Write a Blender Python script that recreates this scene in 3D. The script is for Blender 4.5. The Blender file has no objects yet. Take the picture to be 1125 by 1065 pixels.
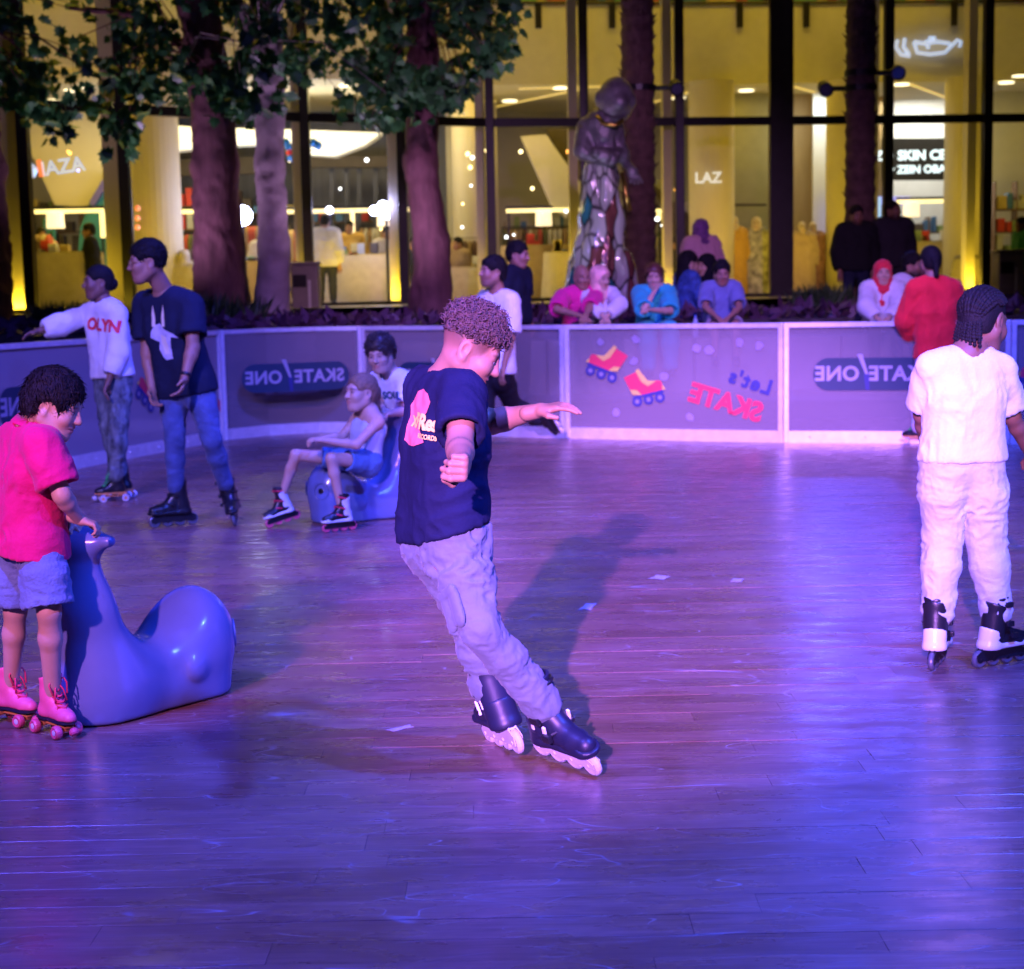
import bpy, bmesh, math, random
import numpy as np
from mathutils import Vector, Matrix
from mathutils.bvhtree import BVHTree
random.seed(7); RNG = np.random.default_rng(7)
S = bpy.context.scene
COL = S.collection
PI = math.pi
rad = math.radians

# ------------------------------------------------------------------ camera
FPX, W0, H0 = 1800.0, 1125.0, 1065.0
CAM_H, PITCH, ROLL = 1.55, rad(6.89), rad(1.1)
_F = Vector((0, math.cos(PITCH), -math.sin(PITCH)))
_R0 = Vector((1, 0, 0)); _U0 = Vector((0, math.sin(PITCH), math.cos(PITCH)))
_R = _R0*math.cos(ROLL) - _U0*math.sin(ROLL)
_U = _U0*math.cos(ROLL) + _R0*math.sin(ROLL)
CAMP = Vector((0, 0, CAM_H))
cam = bpy.data.cameras.new('camera'); camo = bpy.data.objects.new('camera', cam); COL.objects.link(camo)
camo.matrix_world = Matrix(((_R.x, _U.x, -_F.x, 0), (_R.y, _U.y, -_F.y, 0), (_R.z, _U.z, -_F.z, CAM_H), (0, 0, 0, 1)))
cam.sensor_width = 36; cam.sensor_fit = 'HORIZONTAL'; cam.lens = FPX/W0*36
cam.clip_end = 400; cam.clip_start = .05
cam.dof.use_dof = True; cam.dof.focus_distance = 5.2; cam.dof.aperture_fstop = 4.2
S.camera = camo

def _dir(px, py): return _F + _R*((px-W0/2)/FPX) + _U*((H0/2-py)/FPX)
def at(px, py, Y):
    d = _dir(px, py); return CAMP + d*(Y/d.y)
def G(px, py, z=0.0):
    d = _dir(px, py); return CAMP + d*((z-CAM_H)/d.z)

# ------------------------------------------------------------------ world and lights
w = bpy.data.worlds.new('World'); S.world = w; w.use_nodes = True
nt = w.node_tree; bg = nt.nodes['Background']
sky = nt.nodes.new('ShaderNodeTexSky'); sky.sky_type = 'NISHITA'; sky.sun_disc = False
sky.sun_elevation = rad(-4); sky.sun_rotation = rad(200)
nt.links.new(sky.outputs[0], bg.inputs[0]); bg.inputs[1].default_value = 0.05
def spot(name, loc, target, color, watts, size=60, blend=.5, radius=.12):
    l = bpy.data.lights.new(name, 'SPOT'); l.energy = watts; l.color = color; l.spot_size = rad(size)
    l.spot_blend = blend; l.shadow_soft_size = radius
    o = bpy.data.objects.new(name, l); COL.objects.link(o); o.location = loc
    o.rotation_euler = (Vector(target)-Vector(loc)).to_track_quat('-Z', 'Y').to_euler()
    return o
def area(name, loc, target, color, watts, sx, sy):
    l = bpy.data.lights.new(name, 'AREA'); l.energy = watts; l.color = color; l.shape = 'RECTANGLE'; l.size = sx; l.size_y = sy
    o = bpy.data.objects.new(name, l); COL.objects.link(o); o.location = loc
    o.rotation_euler = (Vector(target)-Vector(loc)).to_track_quat('-Z', 'Y').to_euler()
    return o
# event floodlights out of frame (key and right white), and added fill lights
spot('flood_key', (-2.4, -9.5, 5.3), (1.20, 10.6, 0), (.58, .22, 1), 68000, 12.6, .6, .10)
spot('left_group_fill', (-4.4, 2.0, 5.2), (-2.0, 11.4, .7), (.60, .38, 1), 2900, 31, .6, .12)  # added fill that brightens the skaters on the left
spot('blue_fill_left', (-3.4, 2.5, 6.5), (-2.2, 7.5, 0), (.09, .08, 1), 5200, 86, .6, .15)  # three added blue fills, set overhead to keep off the facade; no truss
spot('blue_fill_right', (3.7, 2.5, 6.5), (3.1, 7.0, 0), (.04, .09, 1), 8000, 86, .6, .15)
spot('blue_fill_back', (.5, 10.5, 7.5), (.5, 13, 0), (.08, .08, 1), 4600, 100, .7, .3)
spot('flood_right_white', (3.2, 1.4, 3.4), (1.85, 6.45, 1.0), (.55, 1, .90), 170, 19, .7, .12)
spot('boy_pink_fill', (-3.0, .3, 3.3), (-1.62, 5.75, .75), (1, .34, 1), 2100, 15, .6, .1)  # added fill aimed at the small boy alone
spot('spectator_fill', (2.4, 8.0, 6.2), (1.6, 18.0, 1.8), (.85, .38, 1), 3400, 46, .7, .2)  # added fill so the spectators are not left dark
spot('tree_fill', (-5.0, 20.6, 1.25), (-4.2, 22.3, 6), (.70, .42, .9), 320, 120, .8, .1)  # two added fills that lift the dark trunks and leaves, no fixture
spot('tree_fill', (-1.6, 20.6, 1.25), (-1.4, 22.3, 6), (.70, .42, .9), 260, 120, .8, .1)
spot('statue_fill', (.6, 19.9, 1.3), (1.25, 21.9, 3.2), (.72, .70, 1), 90, 70, .7, .1)  # added fill to lighten the statue, no fixture
# interior of the mall: ceiling lighting
YEL = (1, .68, .035)
S.view_settings.view_transform = 'Standard'; S.view_settings.look = 'None'; S.view_settings.gamma = 1; S.view_settings.exposure = -0.10
S.render.engine = 'CYCLES'
for k_, v_ in (('max_bounces', 6), ('diffuse_bounces', 2), ('glossy_bounces', 3), ('transmission_bounces', 3), ('transparent_max_bounces', 10)): setattr(S.cycles, k_, v_)
S.cycles.sample_clamp_indirect = 4.0; S.cycles.use_adaptive_sampling = True; S.cycles.adaptive_threshold = .02

# ------------------------------------------------------------------ materials
MATS = {}
def mat(name, color, rough=.6, metal=0., bump=0., bscale=60., var=.12, vscale=6., emit=None, estr=1., vcol=False, objrand=0., coat=0., sheen=0., spec=.5, stretch=None):
    if name in MATS: return MATS[name]
    m = bpy.data.materials.new(name); m.use_nodes = True; n = m.node_tree.nodes; L = m.node_tree.links
    b = n['Principled BSDF']; b.inputs['Roughness'].default_value = rough; b.inputs['Metallic'].default_value = metal
    b.inputs['Coat Weight'].default_value = coat; b.inputs['Sheen Weight'].default_value = sheen
    b.inputs['Specular IOR Level'].default_value = spec
    tc = n.new('ShaderNodeTexCoord'); src = tc.outputs['Object']
    if stretch:
        mp = n.new('ShaderNodeMapping'); mp.inputs['Scale'].default_value = stretch; L.new(src, mp.inputs[0]); src = mp.outputs[0]
    tx = n.new('ShaderNodeTexNoise'); tx.inputs['Scale'].default_value = vscale; tx.inputs['Detail'].default_value = 5; L.new(src, tx.inputs['Vector'])
    mr = n.new('ShaderNodeMapRange'); mr.inputs[1].default_value = .25; mr.inputs[2].default_value = .75; mr.inputs[3].default_value = 1-var; mr.inputs[4].default_value = 1+var
    L.new(tx.outputs[0], mr.inputs[0])
    mx = n.new('ShaderNodeMix'); mx.data_type = 'RGBA'; mx.blend_type = 'MULTIPLY'; mx.inputs[0].default_value = 1
    mx.inputs[6].default_value = (*color, 1); L.new(mr.outputs[0], mx.inputs[7]); out = mx.outputs[2]
    if vcol:
        at_ = n.new('ShaderNodeAttribute'); at_.attribute_name = 'Col'
        m2 = n.new('ShaderNodeMix'); m2.data_type = 'RGBA'; m2.blend_type = 'MULTIPLY'; m2.inputs[0].default_value = 1
        L.new(out, m2.inputs[6]); L.new(at_.outputs['Color'], m2.inputs[7]); out = m2.outputs[2]
    if objrand:
        oi = n.new('ShaderNodeObjectInfo'); r2 = n.new('ShaderNodeMapRange'); r2.inputs[3].default_value = 1-objrand; r2.inputs[4].default_value = 1+objrand
        L.new(oi.outputs['Random'], r2.inputs[0]); m3 = n.new('ShaderNodeMix'); m3.data_type = 'RGBA'; m3.blend_type = 'MULTIPLY'; m3.inputs[0].default_value = 1
        L.new(out, m3.inputs[6]); L.new(r2.outputs[0], m3.inputs[7]); out = m3.outputs[2]
    L.new(out, b.inputs['Base Color'])
    if bump:
        t2 = n.new('ShaderNodeTexNoise'); t2.inputs['Scale'].default_value = bscale; t2.inputs['Detail'].default_value = 6; L.new(src, t2.inputs['Vector'])
        bp = n.new('ShaderNodeBump'); bp.inputs['Strength'].default_value = bump; bp.inputs['Distance'].default_value = .02
        L.new(t2.outputs[0], bp.inputs['Height']); L.new(bp.outputs[0], b.inputs['Normal'])
    if emit:
        b.inputs['Emission Color'].default_value = (*emit, 1); b.inputs['Emission Strength'].default_value = estr
    MATS[name] = m; return m
def cloth(name, c, rough=.85, var=.1, bump=.15): return mat('cloth_'+name, c, rough, bump=bump, bscale=90, var=var, vscale=9, sheen=.12 if max(c) > .1 else 0., spec=.3 if max(c) > .1 else .18)
def lit(name, c, s): return mat('lit_'+name, (.8, .8, .8), .5, emit=c, estr=s, var=0)
def glassmat(name, tint, transp, rough=.05):
    m = bpy.data.materials.new(name); m.use_nodes = True; n = m.node_tree.nodes; L = m.node_tree.links
    b = n['Principled BSDF']; b.inputs['Base Color'].default_value = (*tint, 1); b.inputs['Roughness'].default_value = rough
    t = n.new('ShaderNodeBsdfTransparent'); mx = n.new('ShaderNodeMixShader')
    fr = n.new('ShaderNodeFresnel'); fr.inputs[0].default_value = 1.25
    ma = n.new('ShaderNodeMath'); ma.operation = 'ADD'; ma.inputs[1].default_value = 1-transp; ma.use_clamp = True
    L.new(fr.outputs[0], ma.inputs[0]); L.new(ma.outputs[0], mx.inputs[0]); L.new(t.outputs[0], mx.inputs[1]); L.new(b.outputs[0], mx.inputs[2])
    L.new(mx.outputs[0], n['Material Output'].inputs[0]); MATS[name] = m; return m

# ------------------------------------------------------------------ mesh helpers
def mk(name, V, Fc, m=None, parent=None, loc=None, smooth=False, col=None, label=None, cat=None, group=None, kind=None):
    me = bpy.data.meshes.new(name)
    V = np.asarray(V, dtype=np.float64)
    if loc is not None: V = V - np.array(loc)[None]
    if isinstance(Fc, np.ndarray):
        me.vertices.add(len(V)); me.vertices.foreach_set('co', V.ravel().astype(np.float32))
        k = Fc.shape[1]; me.loops.add(Fc.size); me.loops.foreach_set('vertex_index', Fc.ravel().astype(np.int32))
        me.polygons.add(len(Fc)); me.polygons.foreach_set('loop_start', np.arange(0, Fc.size, k, dtype=np.int32))
        me.update(calc_edges=True); me.validate()
    else:
        me.from_pydata(V.tolist(), [], Fc); me.update()
    if smooth: me.polygons.foreach_set('use_smooth', [True]*len(me.polygons))
    if col is not None:
        a = me.color_attributes.new('Col', 'FLOAT_COLOR', 'POINT')
        c4 = np.ones((len(V), 4), np.float32); c4[:, :3] = col; a.data.foreach_set('color', c4.ravel())
    if m: me.materials.append(m)
    o = bpy.data.objects.new(name, me); COL.objects.link(o)
    if loc is not None and parent is None: o.location = loc
    if parent is not None: o.parent = parent
    tag(o, label, cat, group, kind)
    return o
def tag(o, label=None, cat=None, group=None, kind=None):
    for k, v in (('label', label), ('category', cat), ('group', group), ('kind', kind)):
        if v: o[k] = v
    return o
def empty(name, loc, label=None, cat=None, group=None, rz=0):
    o = bpy.data.objects.new(name, None); COL.objects.link(o); o.location = loc; o.rotation_euler = (0, 0, rz)
    return tag(o, label, cat, group)
def copy_obj(o, parent=None):
    c = o.copy(); COL.objects.link(c); c.parent = parent; return c
class MB:
    def __init__(s): s.V = []; s.F = []
    def add(s, V, F):
        n = len(s.V); s.V += [tuple(v) for v in V]; s.F += [tuple(i+n for i in f) for f in F]; return s
    def box(s, a, b, M=None, bev=0):
        x0, y0, z0 = a; x1, y1, z1 = b
        if bev:
            e = bev; bm = bmesh.new(); bmesh.ops.create_cube(bm, size=1)
            for v in bm.verts: v.co = Vector(((x0+x1)/2+v.co.x*(x1-x0), (y0+y1)/2+v.co.y*(y1-y0), (z0+z1)/2+v.co.z*(z1-z0)))
            bmesh.ops.bevel(bm, geom=bm.edges[:], offset=e, segments=2, affect='EDGES', profile=.6)
            bm.verts.index_update(); V = [v.co.copy() for v in bm.verts]; F = [[v.index for v in f.verts] for f in bm.faces]; bm.free()
        else:
            V = [Vector(p) for p in ((x0, y0, z0), (x1, y0, z0), (x1, y1, z0), (x0, y1, z0), (x0, y0, z1), (x1, y0, z1), (x1, y1, z1), (x0, y1, z1))]
            F = [(0, 3, 2, 1), (4, 5, 6, 7), (0, 1, 5, 4), (1, 2, 6, 5), (2, 3, 7, 6), (3, 0, 4, 7)]
        if M: V = [M @ v for v in V]
        return s.add(V, F)
    def tube(s, pts, rr, n=8, cap=True):
        pts = [Vector(p) for p in pts]; rr = rr if hasattr(rr, '__len__') else [rr]*len(pts)
        V = []; F = []; ref = None
        for i, p in enumerate(pts):
            t = (pts[min(i+1, len(pts)-1)] - pts[max(i-1, 0)]).normalized()
            if ref is None: ref = t.orthogonal().normalized()
            u = (ref - t*ref.dot(t)); u = u.normalized() if u.length > 1e-6 else t.orthogonal().normalized(); ref = u; v = t.cross(u)
            for k in range(n):
                a = 2*PI*k/n; V.append(p + (u*math.cos(a)+v*math.sin(a))*rr[i])
        for i in range(len(pts)-1):
            for k in range(n): F.append((i*n+k, i*n+(k+1) % n, (i+1)*n+(k+1) % n, (i+1)*n+k))
        if cap: F.append(tuple(range(n-1, -1, -1))); F.append(tuple((len(pts)-1)*n+k for k in range(n)))
        return s.add(V, F)
    def lathe(s, prof, n=24, M=None):
        V = []; F = []
        for r, z in prof:
            for k in range(n): a = 2*PI*k/n; V.append(Vector((r*math.cos(a), r*math.sin(a), z)))
        m = len(prof)
        for i in range(m-1):
            for k in range(n): F.append((i*n+k, i*n+(k+1) % n, (i+1)*n+(k+1) % n, (i+1)*n+k))
        F.append(tuple(range(n-1, -1, -1))); F.append(tuple((m-1)*n+k for k in range(n)))
        if M: V = [M @ v for v in V]
        return s.add(V, F)
    def prism(s, poly, y0, y1, M=None):           # polygon in xz, extruded along y
        n = len(poly); V = [Vector((x, y0, z)) for x, z in poly] + [Vector((x, y1, z)) for x, z in poly]
        F = [tuple(range(n)), tuple(range(2*n-1, n-1, -1))] + [(i, i+n, (i+1) % n+n, (i+1) % n) for i in range(n)]
        if M: V = [M @ v for v in V]
        return s.add(V, F)
    def sphere(s, c, r, n=12, M=None):
        V = []; F = []; m = n//2
        for i in range(m+1):
            th = PI*i/m
            for k in range(n):
                a = 2*PI*k/n; V.append(Vector((c[0]+r*math.sin(th)*math.cos(a), c[1]+r*math.sin(th)*math.sin(a), c[2]+r*math.cos(th))))
        for i in range(m):
            for k in range(n): F.append((i*n+k, (i+1)*n+k, (i+1)*n+(k+1) % n, i*n+(k+1) % n))
        if M: V = [M @ v for v in V]
        return s.add(V, F)
    def build(s, name, m, parent=None, **kw): return mk(name, s.V, s.F, m, parent, **kw)

# ------------------------------------------------------------------ signed distance modelling
def A(v): return np.array(v, dtype=np.float32)
def lerp(a, b, t): return a + (b-a)*t
class Field:
    def __init__(s, vox): s.vox = vox; s.P = []
    def cap(s, a, b, ra, rb=None, k=.03, sq=None, op='u'):
        rb = ra if rb is None else rb; s.P.append(('cap', A(a), A(b), ra, rb, k, sq, op)); return s
    def ell(s, c, r, R=None, k=.02, op='u'):
        s.P.append(('ell', A(c), A(r), np.eye(3, dtype=np.float32) if R is None else np.array(R, dtype=np.float32), 0, k, None, op)); return s
    def cyl(s, a, b, ra, rb=None, k=.02, op='u'):
        s.P.append(('cyl', A(a), A(b), ra, ra if rb is None else rb, k, None, op)); return s
    def cut(s, n, p, lo=None, hi=None):             # keep the side n.(x-p) < 0
        n = A(n); n = n/np.linalg.norm(n); s.P.append(('cut', n, A(p), 0, 0, 0, (lo, hi), 'c')); return s
    def bounds(s, p):
        if p[0] in ('cap', 'cyl'): r = max(p[3], p[4]); return np.minimum(p[1], p[2])-r, np.maximum(p[1], p[2])+r
        r = float(np.max(p[2])); return p[1]-r, p[1]+r
    def build(s):
        lo = np.full(3, 1e9); hi = -lo
        for p in s.P:
            if p[7] == 'u': a, b = s.bounds(p); lo = np.minimum(lo, a); hi = np.maximum(hi, b)
        v = s.vox; lo = lo-3*v; n = np.ceil((hi+3*v-lo)/v).astype(int)+1
        D = np.full(n, .5, np.float32)
        ax = [(lo[i]+v*np.arange(n[i])).astype(np.float32) for i in range(3)]
        for p in s.P:
            if p[0] == 'cut':
                x = ax[0][:, None, None]*p[1][0]+ax[1][None, :, None]*p[1][1]+ax[2][None, None, :]*p[1][2]-float(p[1]@p[2])
                D = np.maximum(D, x); continue
            a, b = s.bounds(p); pad = p[5]+3*v
            i0 = np.clip(np.floor((a-pad-lo)/v).astype(int), 0, n); i1 = np.clip(np.ceil((b+pad-lo)/v).astype(int)+1, 0, n)
            if np.any(i1 <= i0): continue
            sl = tuple(slice(i0[i], i1[i]) for i in range(3))
            X = ax[0][sl[0]][:, None, None]; Y = ax[1][sl[1]][None, :, None]; Z = ax[2][sl[2]][None, None, :]
            if p[0] == 'cyl':
                x, y, z = X-p[1][0], Y-p[1][1], Z-p[1][2]; ba = p[2]-p[1]; Ln = float(np.linalg.norm(ba)); ba = ba/Ln
                t = x*ba[0]+y*ba[1]+z*ba[2]; tc_ = np.clip(t/Ln, 0, 1)
                d = np.maximum(np.sqrt((x-t*ba[0])**2+(y-t*ba[1])**2+(z-t*ba[2])**2)-(p[3]+tc_*(p[4]-p[3])), np.maximum(-t, t-Ln))
            elif p[0] == 'cap':
                x, y, z = X-p[1][0], Y-p[1][1], Z-p[1][2]; ba = p[2]-p[1]
                if p[6] is not None:
                    q, f = p[6]; q = A(q); q = q/np.linalg.norm(q); g = 1/f-1
                    dq = (x*q[0]+y*q[1]+z*q[2])*g; x, y, z = x+dq*q[0], y+dq*q[1], z+dq*q[2]; ba = ba+q*float(ba@q)*g
                bb = max(float(ba@ba), 1e-9)
                t = np.clip((x*ba[0]+y*ba[1]+z*ba[2])/bb, 0, 1)
                d = np.sqrt((x-t*ba[0])**2+(y-t*ba[1])**2+(z-t*ba[2])**2)-(p[3]+t*(p[4]-p[3]))
            else:
                x, y, z = X-p[1][0], Y-p[1][1], Z-p[1][2]; R = p[3]
                u = (x*R[0, 0]+y*R[1, 0]+z*R[2, 0])/p[2][0]; vv = (x*R[0, 1]+y*R[1, 1]+z*R[2, 1])/p[2][1]; ww = (x*R[0, 2]+y*R[1, 2]+z*R[2, 2])/p[2][2]
                d = (np.sqrt(u*u+vv*vv+ww*ww)-1)*float(np.min(p[2]))
            E = D[sl]; k = max(p[5], 1e-5)
            if p[7] == 'u':
                h = np.maximum(k-np.abs(E-d), 0)/k; D[sl] = np.minimum(E, d)-h*h*k*.25
            elif p[7] == 's':
                d = -d; h = np.maximum(k-np.abs(E-d), 0)/k; D[sl] = np.maximum(E, d)+h*h*k*.25
        return nets(D, lo, v)
def nets(D, lo, v):
    ins = D < 0
    c = np.zeros(np.array(D.shape)-1, np.uint8)
    for i in (0, 1):
        for j in (0, 1):
            for k in (0, 1): c += ins[i:D.shape[0]-1+i, j:D.shape[1]-1+j, k:D.shape[2]-1+k]
    act = (c > 0) & (c < 8)
    I = np.argwhere(act)
    if len(I) == 0: return np.zeros((0, 3)), np.zeros((0, 4), int)
    idx = np.full(c.shape, -1, np.int32); idx[act] = np.arange(len(I))
    co = [(i, j, k) for i in (0, 1) for j in (0, 1) for k in (0, 1)]
    dv = {q: D[I[:, 0]+q[0], I[:, 1]+q[1], I[:, 2]+q[2]] for q in co}
    acc = np.zeros((len(I), 3), np.float32); cnt = np.zeros(len(I), np.float32)
    for q in co:
        for a in range(3):
            if q[a]: continue
            r = list(q); r[a] = 1; r = tuple(r); d0, d1 = dv[q], dv[r]
            m = (d0 < 0) != (d1 < 0); t = np.where(m, d0/np.where(m, d0-d1, 1), 0)
            P = np.tile(np.array(q, np.float32), (len(I), 1)); P[:, a] += t
            acc += P*m[:, None]; cnt += m
    V = (I+acc/cnt[:, None])*v+lo
    Q = []
    for a in range(3):
        b, e = (a+1) % 3, (a+2) % 3
        s0 = [slice(None)]*3; s1 = [slice(None)]*3; s0[a] = slice(0, -1); s1[a] = slice(1, None)
        i0, i1 = ins[tuple(s0)], ins[tuple(s1)]
        X = np.argwhere(i0 != i1); X = X[(X[:, b] > 0) & (X[:, e] > 0) & (X[:, b] < D.shape[b]-1) & (X[:, e] < D.shape[e]-1)]
        o = np.zeros(3, int); ob = o.copy(); ob[b] = 1; oe = o.copy(); oe[e] = 1
        g = lambda Y: idx[Y[:, 0], Y[:, 1], Y[:, 2]]
        q = np.stack([g(X-ob-oe), g(X-oe), g(X), g(X-ob)], 1)
        fl = i0[X[:, 0], X[:, 1], X[:, 2]]
        q[~fl] = q[~fl][:, ::-1]; Q.append(q)
    return V.astype(np.float64), np.concatenate(Q)
def vnormals(V, Q):
    n = np.cross(V[Q[:, 2]]-V[Q[:, 0]], V[Q[:, 3]]-V[Q[:, 1]]); N = np.zeros_like(V)
    for i in range(4): np.add.at(N, Q[:, i], n)
    return N/np.maximum(np.linalg.norm(N, axis=1), 1e-9)[:, None]
def relax(V, Q, it=1, f=.5):
    for _ in range(it):
        Sm = np.zeros_like(V); C = np.zeros(len(V))
        for i in range(4):
            for j in ((i+1) % 4, (i+3) % 4): np.add.at(Sm, Q[:, i], V[Q[:, j]]); np.add.at(C, Q[:, i], 1)
        V = V+(Sm/np.maximum(C, 1)[:, None]-V)*f
    return V
def vnoise(P, seed=0):
    P = np.asarray(P, np.float64); ip = np.floor(P).astype(np.int64); f = P-ip; f = f*f*(3-2*f); r = np.zeros(len(P))
    for i in (0, 1):
        for j in (0, 1):
            for k in (0, 1):
                h = ((ip[:, 0]+i)*374761393+(ip[:, 1]+j)*668265263+(ip[:, 2]+k)*2147483647+seed*974634777) & 0xffffffff
                h = ((h ^ (h >> 13))*1274126177) & 0xffffffff; h = (h ^ (h >> 16)) & 0xffff
                r += (h/32767.5-1)*(f[:, 0] if i else 1-f[:, 0])*(f[:, 1] if j else 1-f[:, 1])*(f[:, 2] if k else 1-f[:, 2])
    return r
def wrinkle(V, Q, amp, freq=9, seed=0, stretch=(1, 1, 1)):
    N = vnormals(V, Q); P = (V-V.min(0))*np.array(stretch)*freq
    wv = np.stack([vnoise(P*.7, seed+1), vnoise(P*.7, seed+2), vnoise(P*.7, seed+3)], 1)
    n1 = 1-2*np.abs(vnoise(P+wv*.9, seed)); n2 = np.clip(1-2.4*np.abs(vnoise(P*1.9+wv*1.3, seed+5)), -1, 1); n3 = 1-2.4*np.abs(vnoise(P*3.7+wv, seed+7)); big = vnoise(P*.45, seed+9)
    return V+N*((n1*.60+n2*.55+n3*.22)*(.45+.75*np.clip(big+.35, 0, 1)))[:, None]*amp
def joinm(L):
    V = []; Q = []; C = []; n = 0
    for v, q, c in L: V.append(v); Q.append(q+n); C.append(c); n += len(v)
    return np.concatenate(V), np.concatenate(Q), np.concatenate(C)
# ------------------------------------------------------------------ flat lettering and shapes
def text2d(txt, size=1., bold=0., align='CENTER', shear=0., spacing=1., n=3):
    cu = bpy.data.curves.new('t', 'FONT'); cu.body = txt; cu.size = size; cu.offset = bold; cu.align_x = align; cu.align_y = 'CENTER'
    cu.shear = shear; cu.space_character = spacing; cu.resolution_u = n; cu.fill_mode = 'FRONT'
    o = bpy.data.objects.new('t', cu); COL.objects.link(o)
    dg = bpy.context.evaluated_depsgraph_get(); me = bpy.data.meshes.new_from_object(o.evaluated_get(dg))
    V = [(v.co.x, v.co.y) for v in me.vertices]; F = [tuple(p.vertices) for p in me.polygons]
    bpy.data.objects.remove(o); bpy.data.curves.remove(cu); bpy.data.meshes.remove(me)
    return V, F
def poly2d(P): return [tuple(p) for p in P], [tuple(range(len(P)))]
def refine2d(V, F, L):
    bm = bmesh.new(); vs = [bm.verts.new((x, y, 0)) for x, y in V]
    for f in F:
        try: bm.faces.new([vs[i] for i in f])
        except ValueError: pass
    bmesh.ops.triangulate(bm, faces=bm.faces[:])
    for _ in range(4):
        e = [e for e in bm.edges if e.calc_length() > L]
        if not e: break
        bmesh.ops.subdivide_edges(bm, edges=e, cuts=1); bmesh.ops.triangulate(bm, faces=bm.faces[:])
    bm.verts.index_update(); V = [(v.co.x, v.co.y) for v in bm.verts]; F = [tuple(v.index for v in f.verts) for f in bm.faces]; bm.free()
    return V, F
def decal(name, shape, surf, c, right, up, m, parent, base, L=.02, off=.003):
    V, F = refine2d(*shape, L)
    right = Vector(right).normalized(); up = Vector(up); up = (up-right*up.dot(right)).normalized(); n = right.cross(up)
    bv = BVHTree.FromPolygons([tuple(v) for v in surf[0]], [tuple(int(i) for i in q) for q in surf[1]])
    P = []; 
    for x, y in V:
        p = Vector(c)+right*x+up*y; h = bv.ray_cast(p+n*.35, -n)
        q = (h[0]+n*off) if h[0] is not None and (h[0]-p).length < .3 else None
        P.append(q)
    ok = [q for q in P if q is not None]
    F = [f for f in F if all(P[i] is not None for i in f)]
    P = [q if q is not None else (ok[0] if ok else Vector(c)) for q in P]
    return mk(name, [tuple(q) for q in P], F, m, parent, loc=base, smooth=True)

# ------------------------------------------------------------------ people
def V3(v): return np.array(v, dtype=np.float64)
def unit(v): v = V3(v); return v/max(np.linalg.norm(v), 1e-9)
def frame(fwd, up):
    f = unit(fwd); u = V3(up); u = unit(u-f*(u@f)); r = np.cross(f, u); return np.stack([r, f, u], 1)
SKIN = {}
def skin(name, c):
    if name not in SKIN:
        m = mat('skin_'+name, c, .5, bump=.06, bscale=220, var=.07, vscale=14, vcol=True, spec=.4)
        b = m.node_tree.nodes['Principled BSDF']; b.inputs['Subsurface Weight'].default_value = 0.; b.inputs['Subsurface Radius'].default_value = (.02, .008, .004); b.inputs['Subsurface Scale'].default_value = .5
        SKIN[name] = m
    return SKIN[name]
def torso(F, J, s, o=0., lo=-.06, hi=.9, bulk=1., k=.05):
    hc = (J['HL']+J['HR'])/2; n = J['N']; U = n-hc; X = unit(J['SR']-J['SL']); f = unit(np.cross(U, X)); X = unit(X-unit(U)*(X@unit(U)))
    hx = unit(J['HR']-J['HL']); mid = lerp(hc, n, .5)-f*J.get('arch', .0)
    def P(t): a = lerp(hc, mid, t/.5) if t < .5 else lerp(mid, n, (t-.5)/.5); return a
    rows = [(lo, .07, .112), (.05, .072, .110), (.32, .058, .100), (.62, .078, .112), (.86, .085, .085)]
    for i in range(len(rows)-1):
        if rows[i+1][0] > hi+.02: break
        for sg in (-1, 1):
            (t0, x0, r0), (t1, x1, r1) = rows[i], rows[i+1]
            xa, xb = (hx if t0 < .1 else X), (hx if t1 < .1 else X)
            F.cap(P(t0)+xa*sg*x0*s*bulk, P(t1)+xb*sg*x1*s*bulk, (r0*s*bulk+o), (r1*s*bulk+o), k=k*s, sq=(f, .92))
    if hi > .85:
        for sd in ('SL', 'SR'):
            F.cap(P(.86), J[sd]-unit(U)*.01*s, .062*s+o, .056*s+o, k=.05*s)
            F.cap(lerp(P(.86), n, .8), lerp(J[sd], n, .25), .05*s+o*.7, .05*s+o*.9, k=.05*s)
    return f, X, unit(U), hc
def arm(F, J, sd, s, o=0., t1=1., thin=1.):
    a, e, w_ = J['S'+sd], J['E'+sd], J['W'+sd]
    F.cap(a, e, .053*s*thin+o, .041*s*thin+o, k=.035*s)
    if t1 >= 1:
        m = lerp(e, w_, .28); F.cap(e, m, .040*s*thin+o, .041*s*thin+o, k=.025*s); F.cap(m, w_, .041*s*thin+o, .027*s*thin+o, k=.02*s)
def leg(F, J, sd, s, o=0., thin=1.):
    h, kn, an = J['H'+sd], J['K'+sd], J['A'+sd]
    F.cap(h, lerp(h, kn, .35), .092*s*thin+o, .082*s*thin+o, k=.05*s); F.cap(lerp(h, kn, .35), kn, .082*s*thin+o, .056*s*thin+o, k=.04*s)
    m = lerp(kn, an, .3); bk = unit(np.cross(np.cross(kn-h, an-kn), an-kn)) if np.linalg.norm(np.cross(kn-h, an-kn)) > 1e-3 else V3((0, 0, 0))
    F.cap(kn, m, .055*s*thin+o, .056*s*thin+o, k=.03*s); F.cap(m, an, .056*s*thin+o, .037*s*thin+o, k=.03*s)
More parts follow.
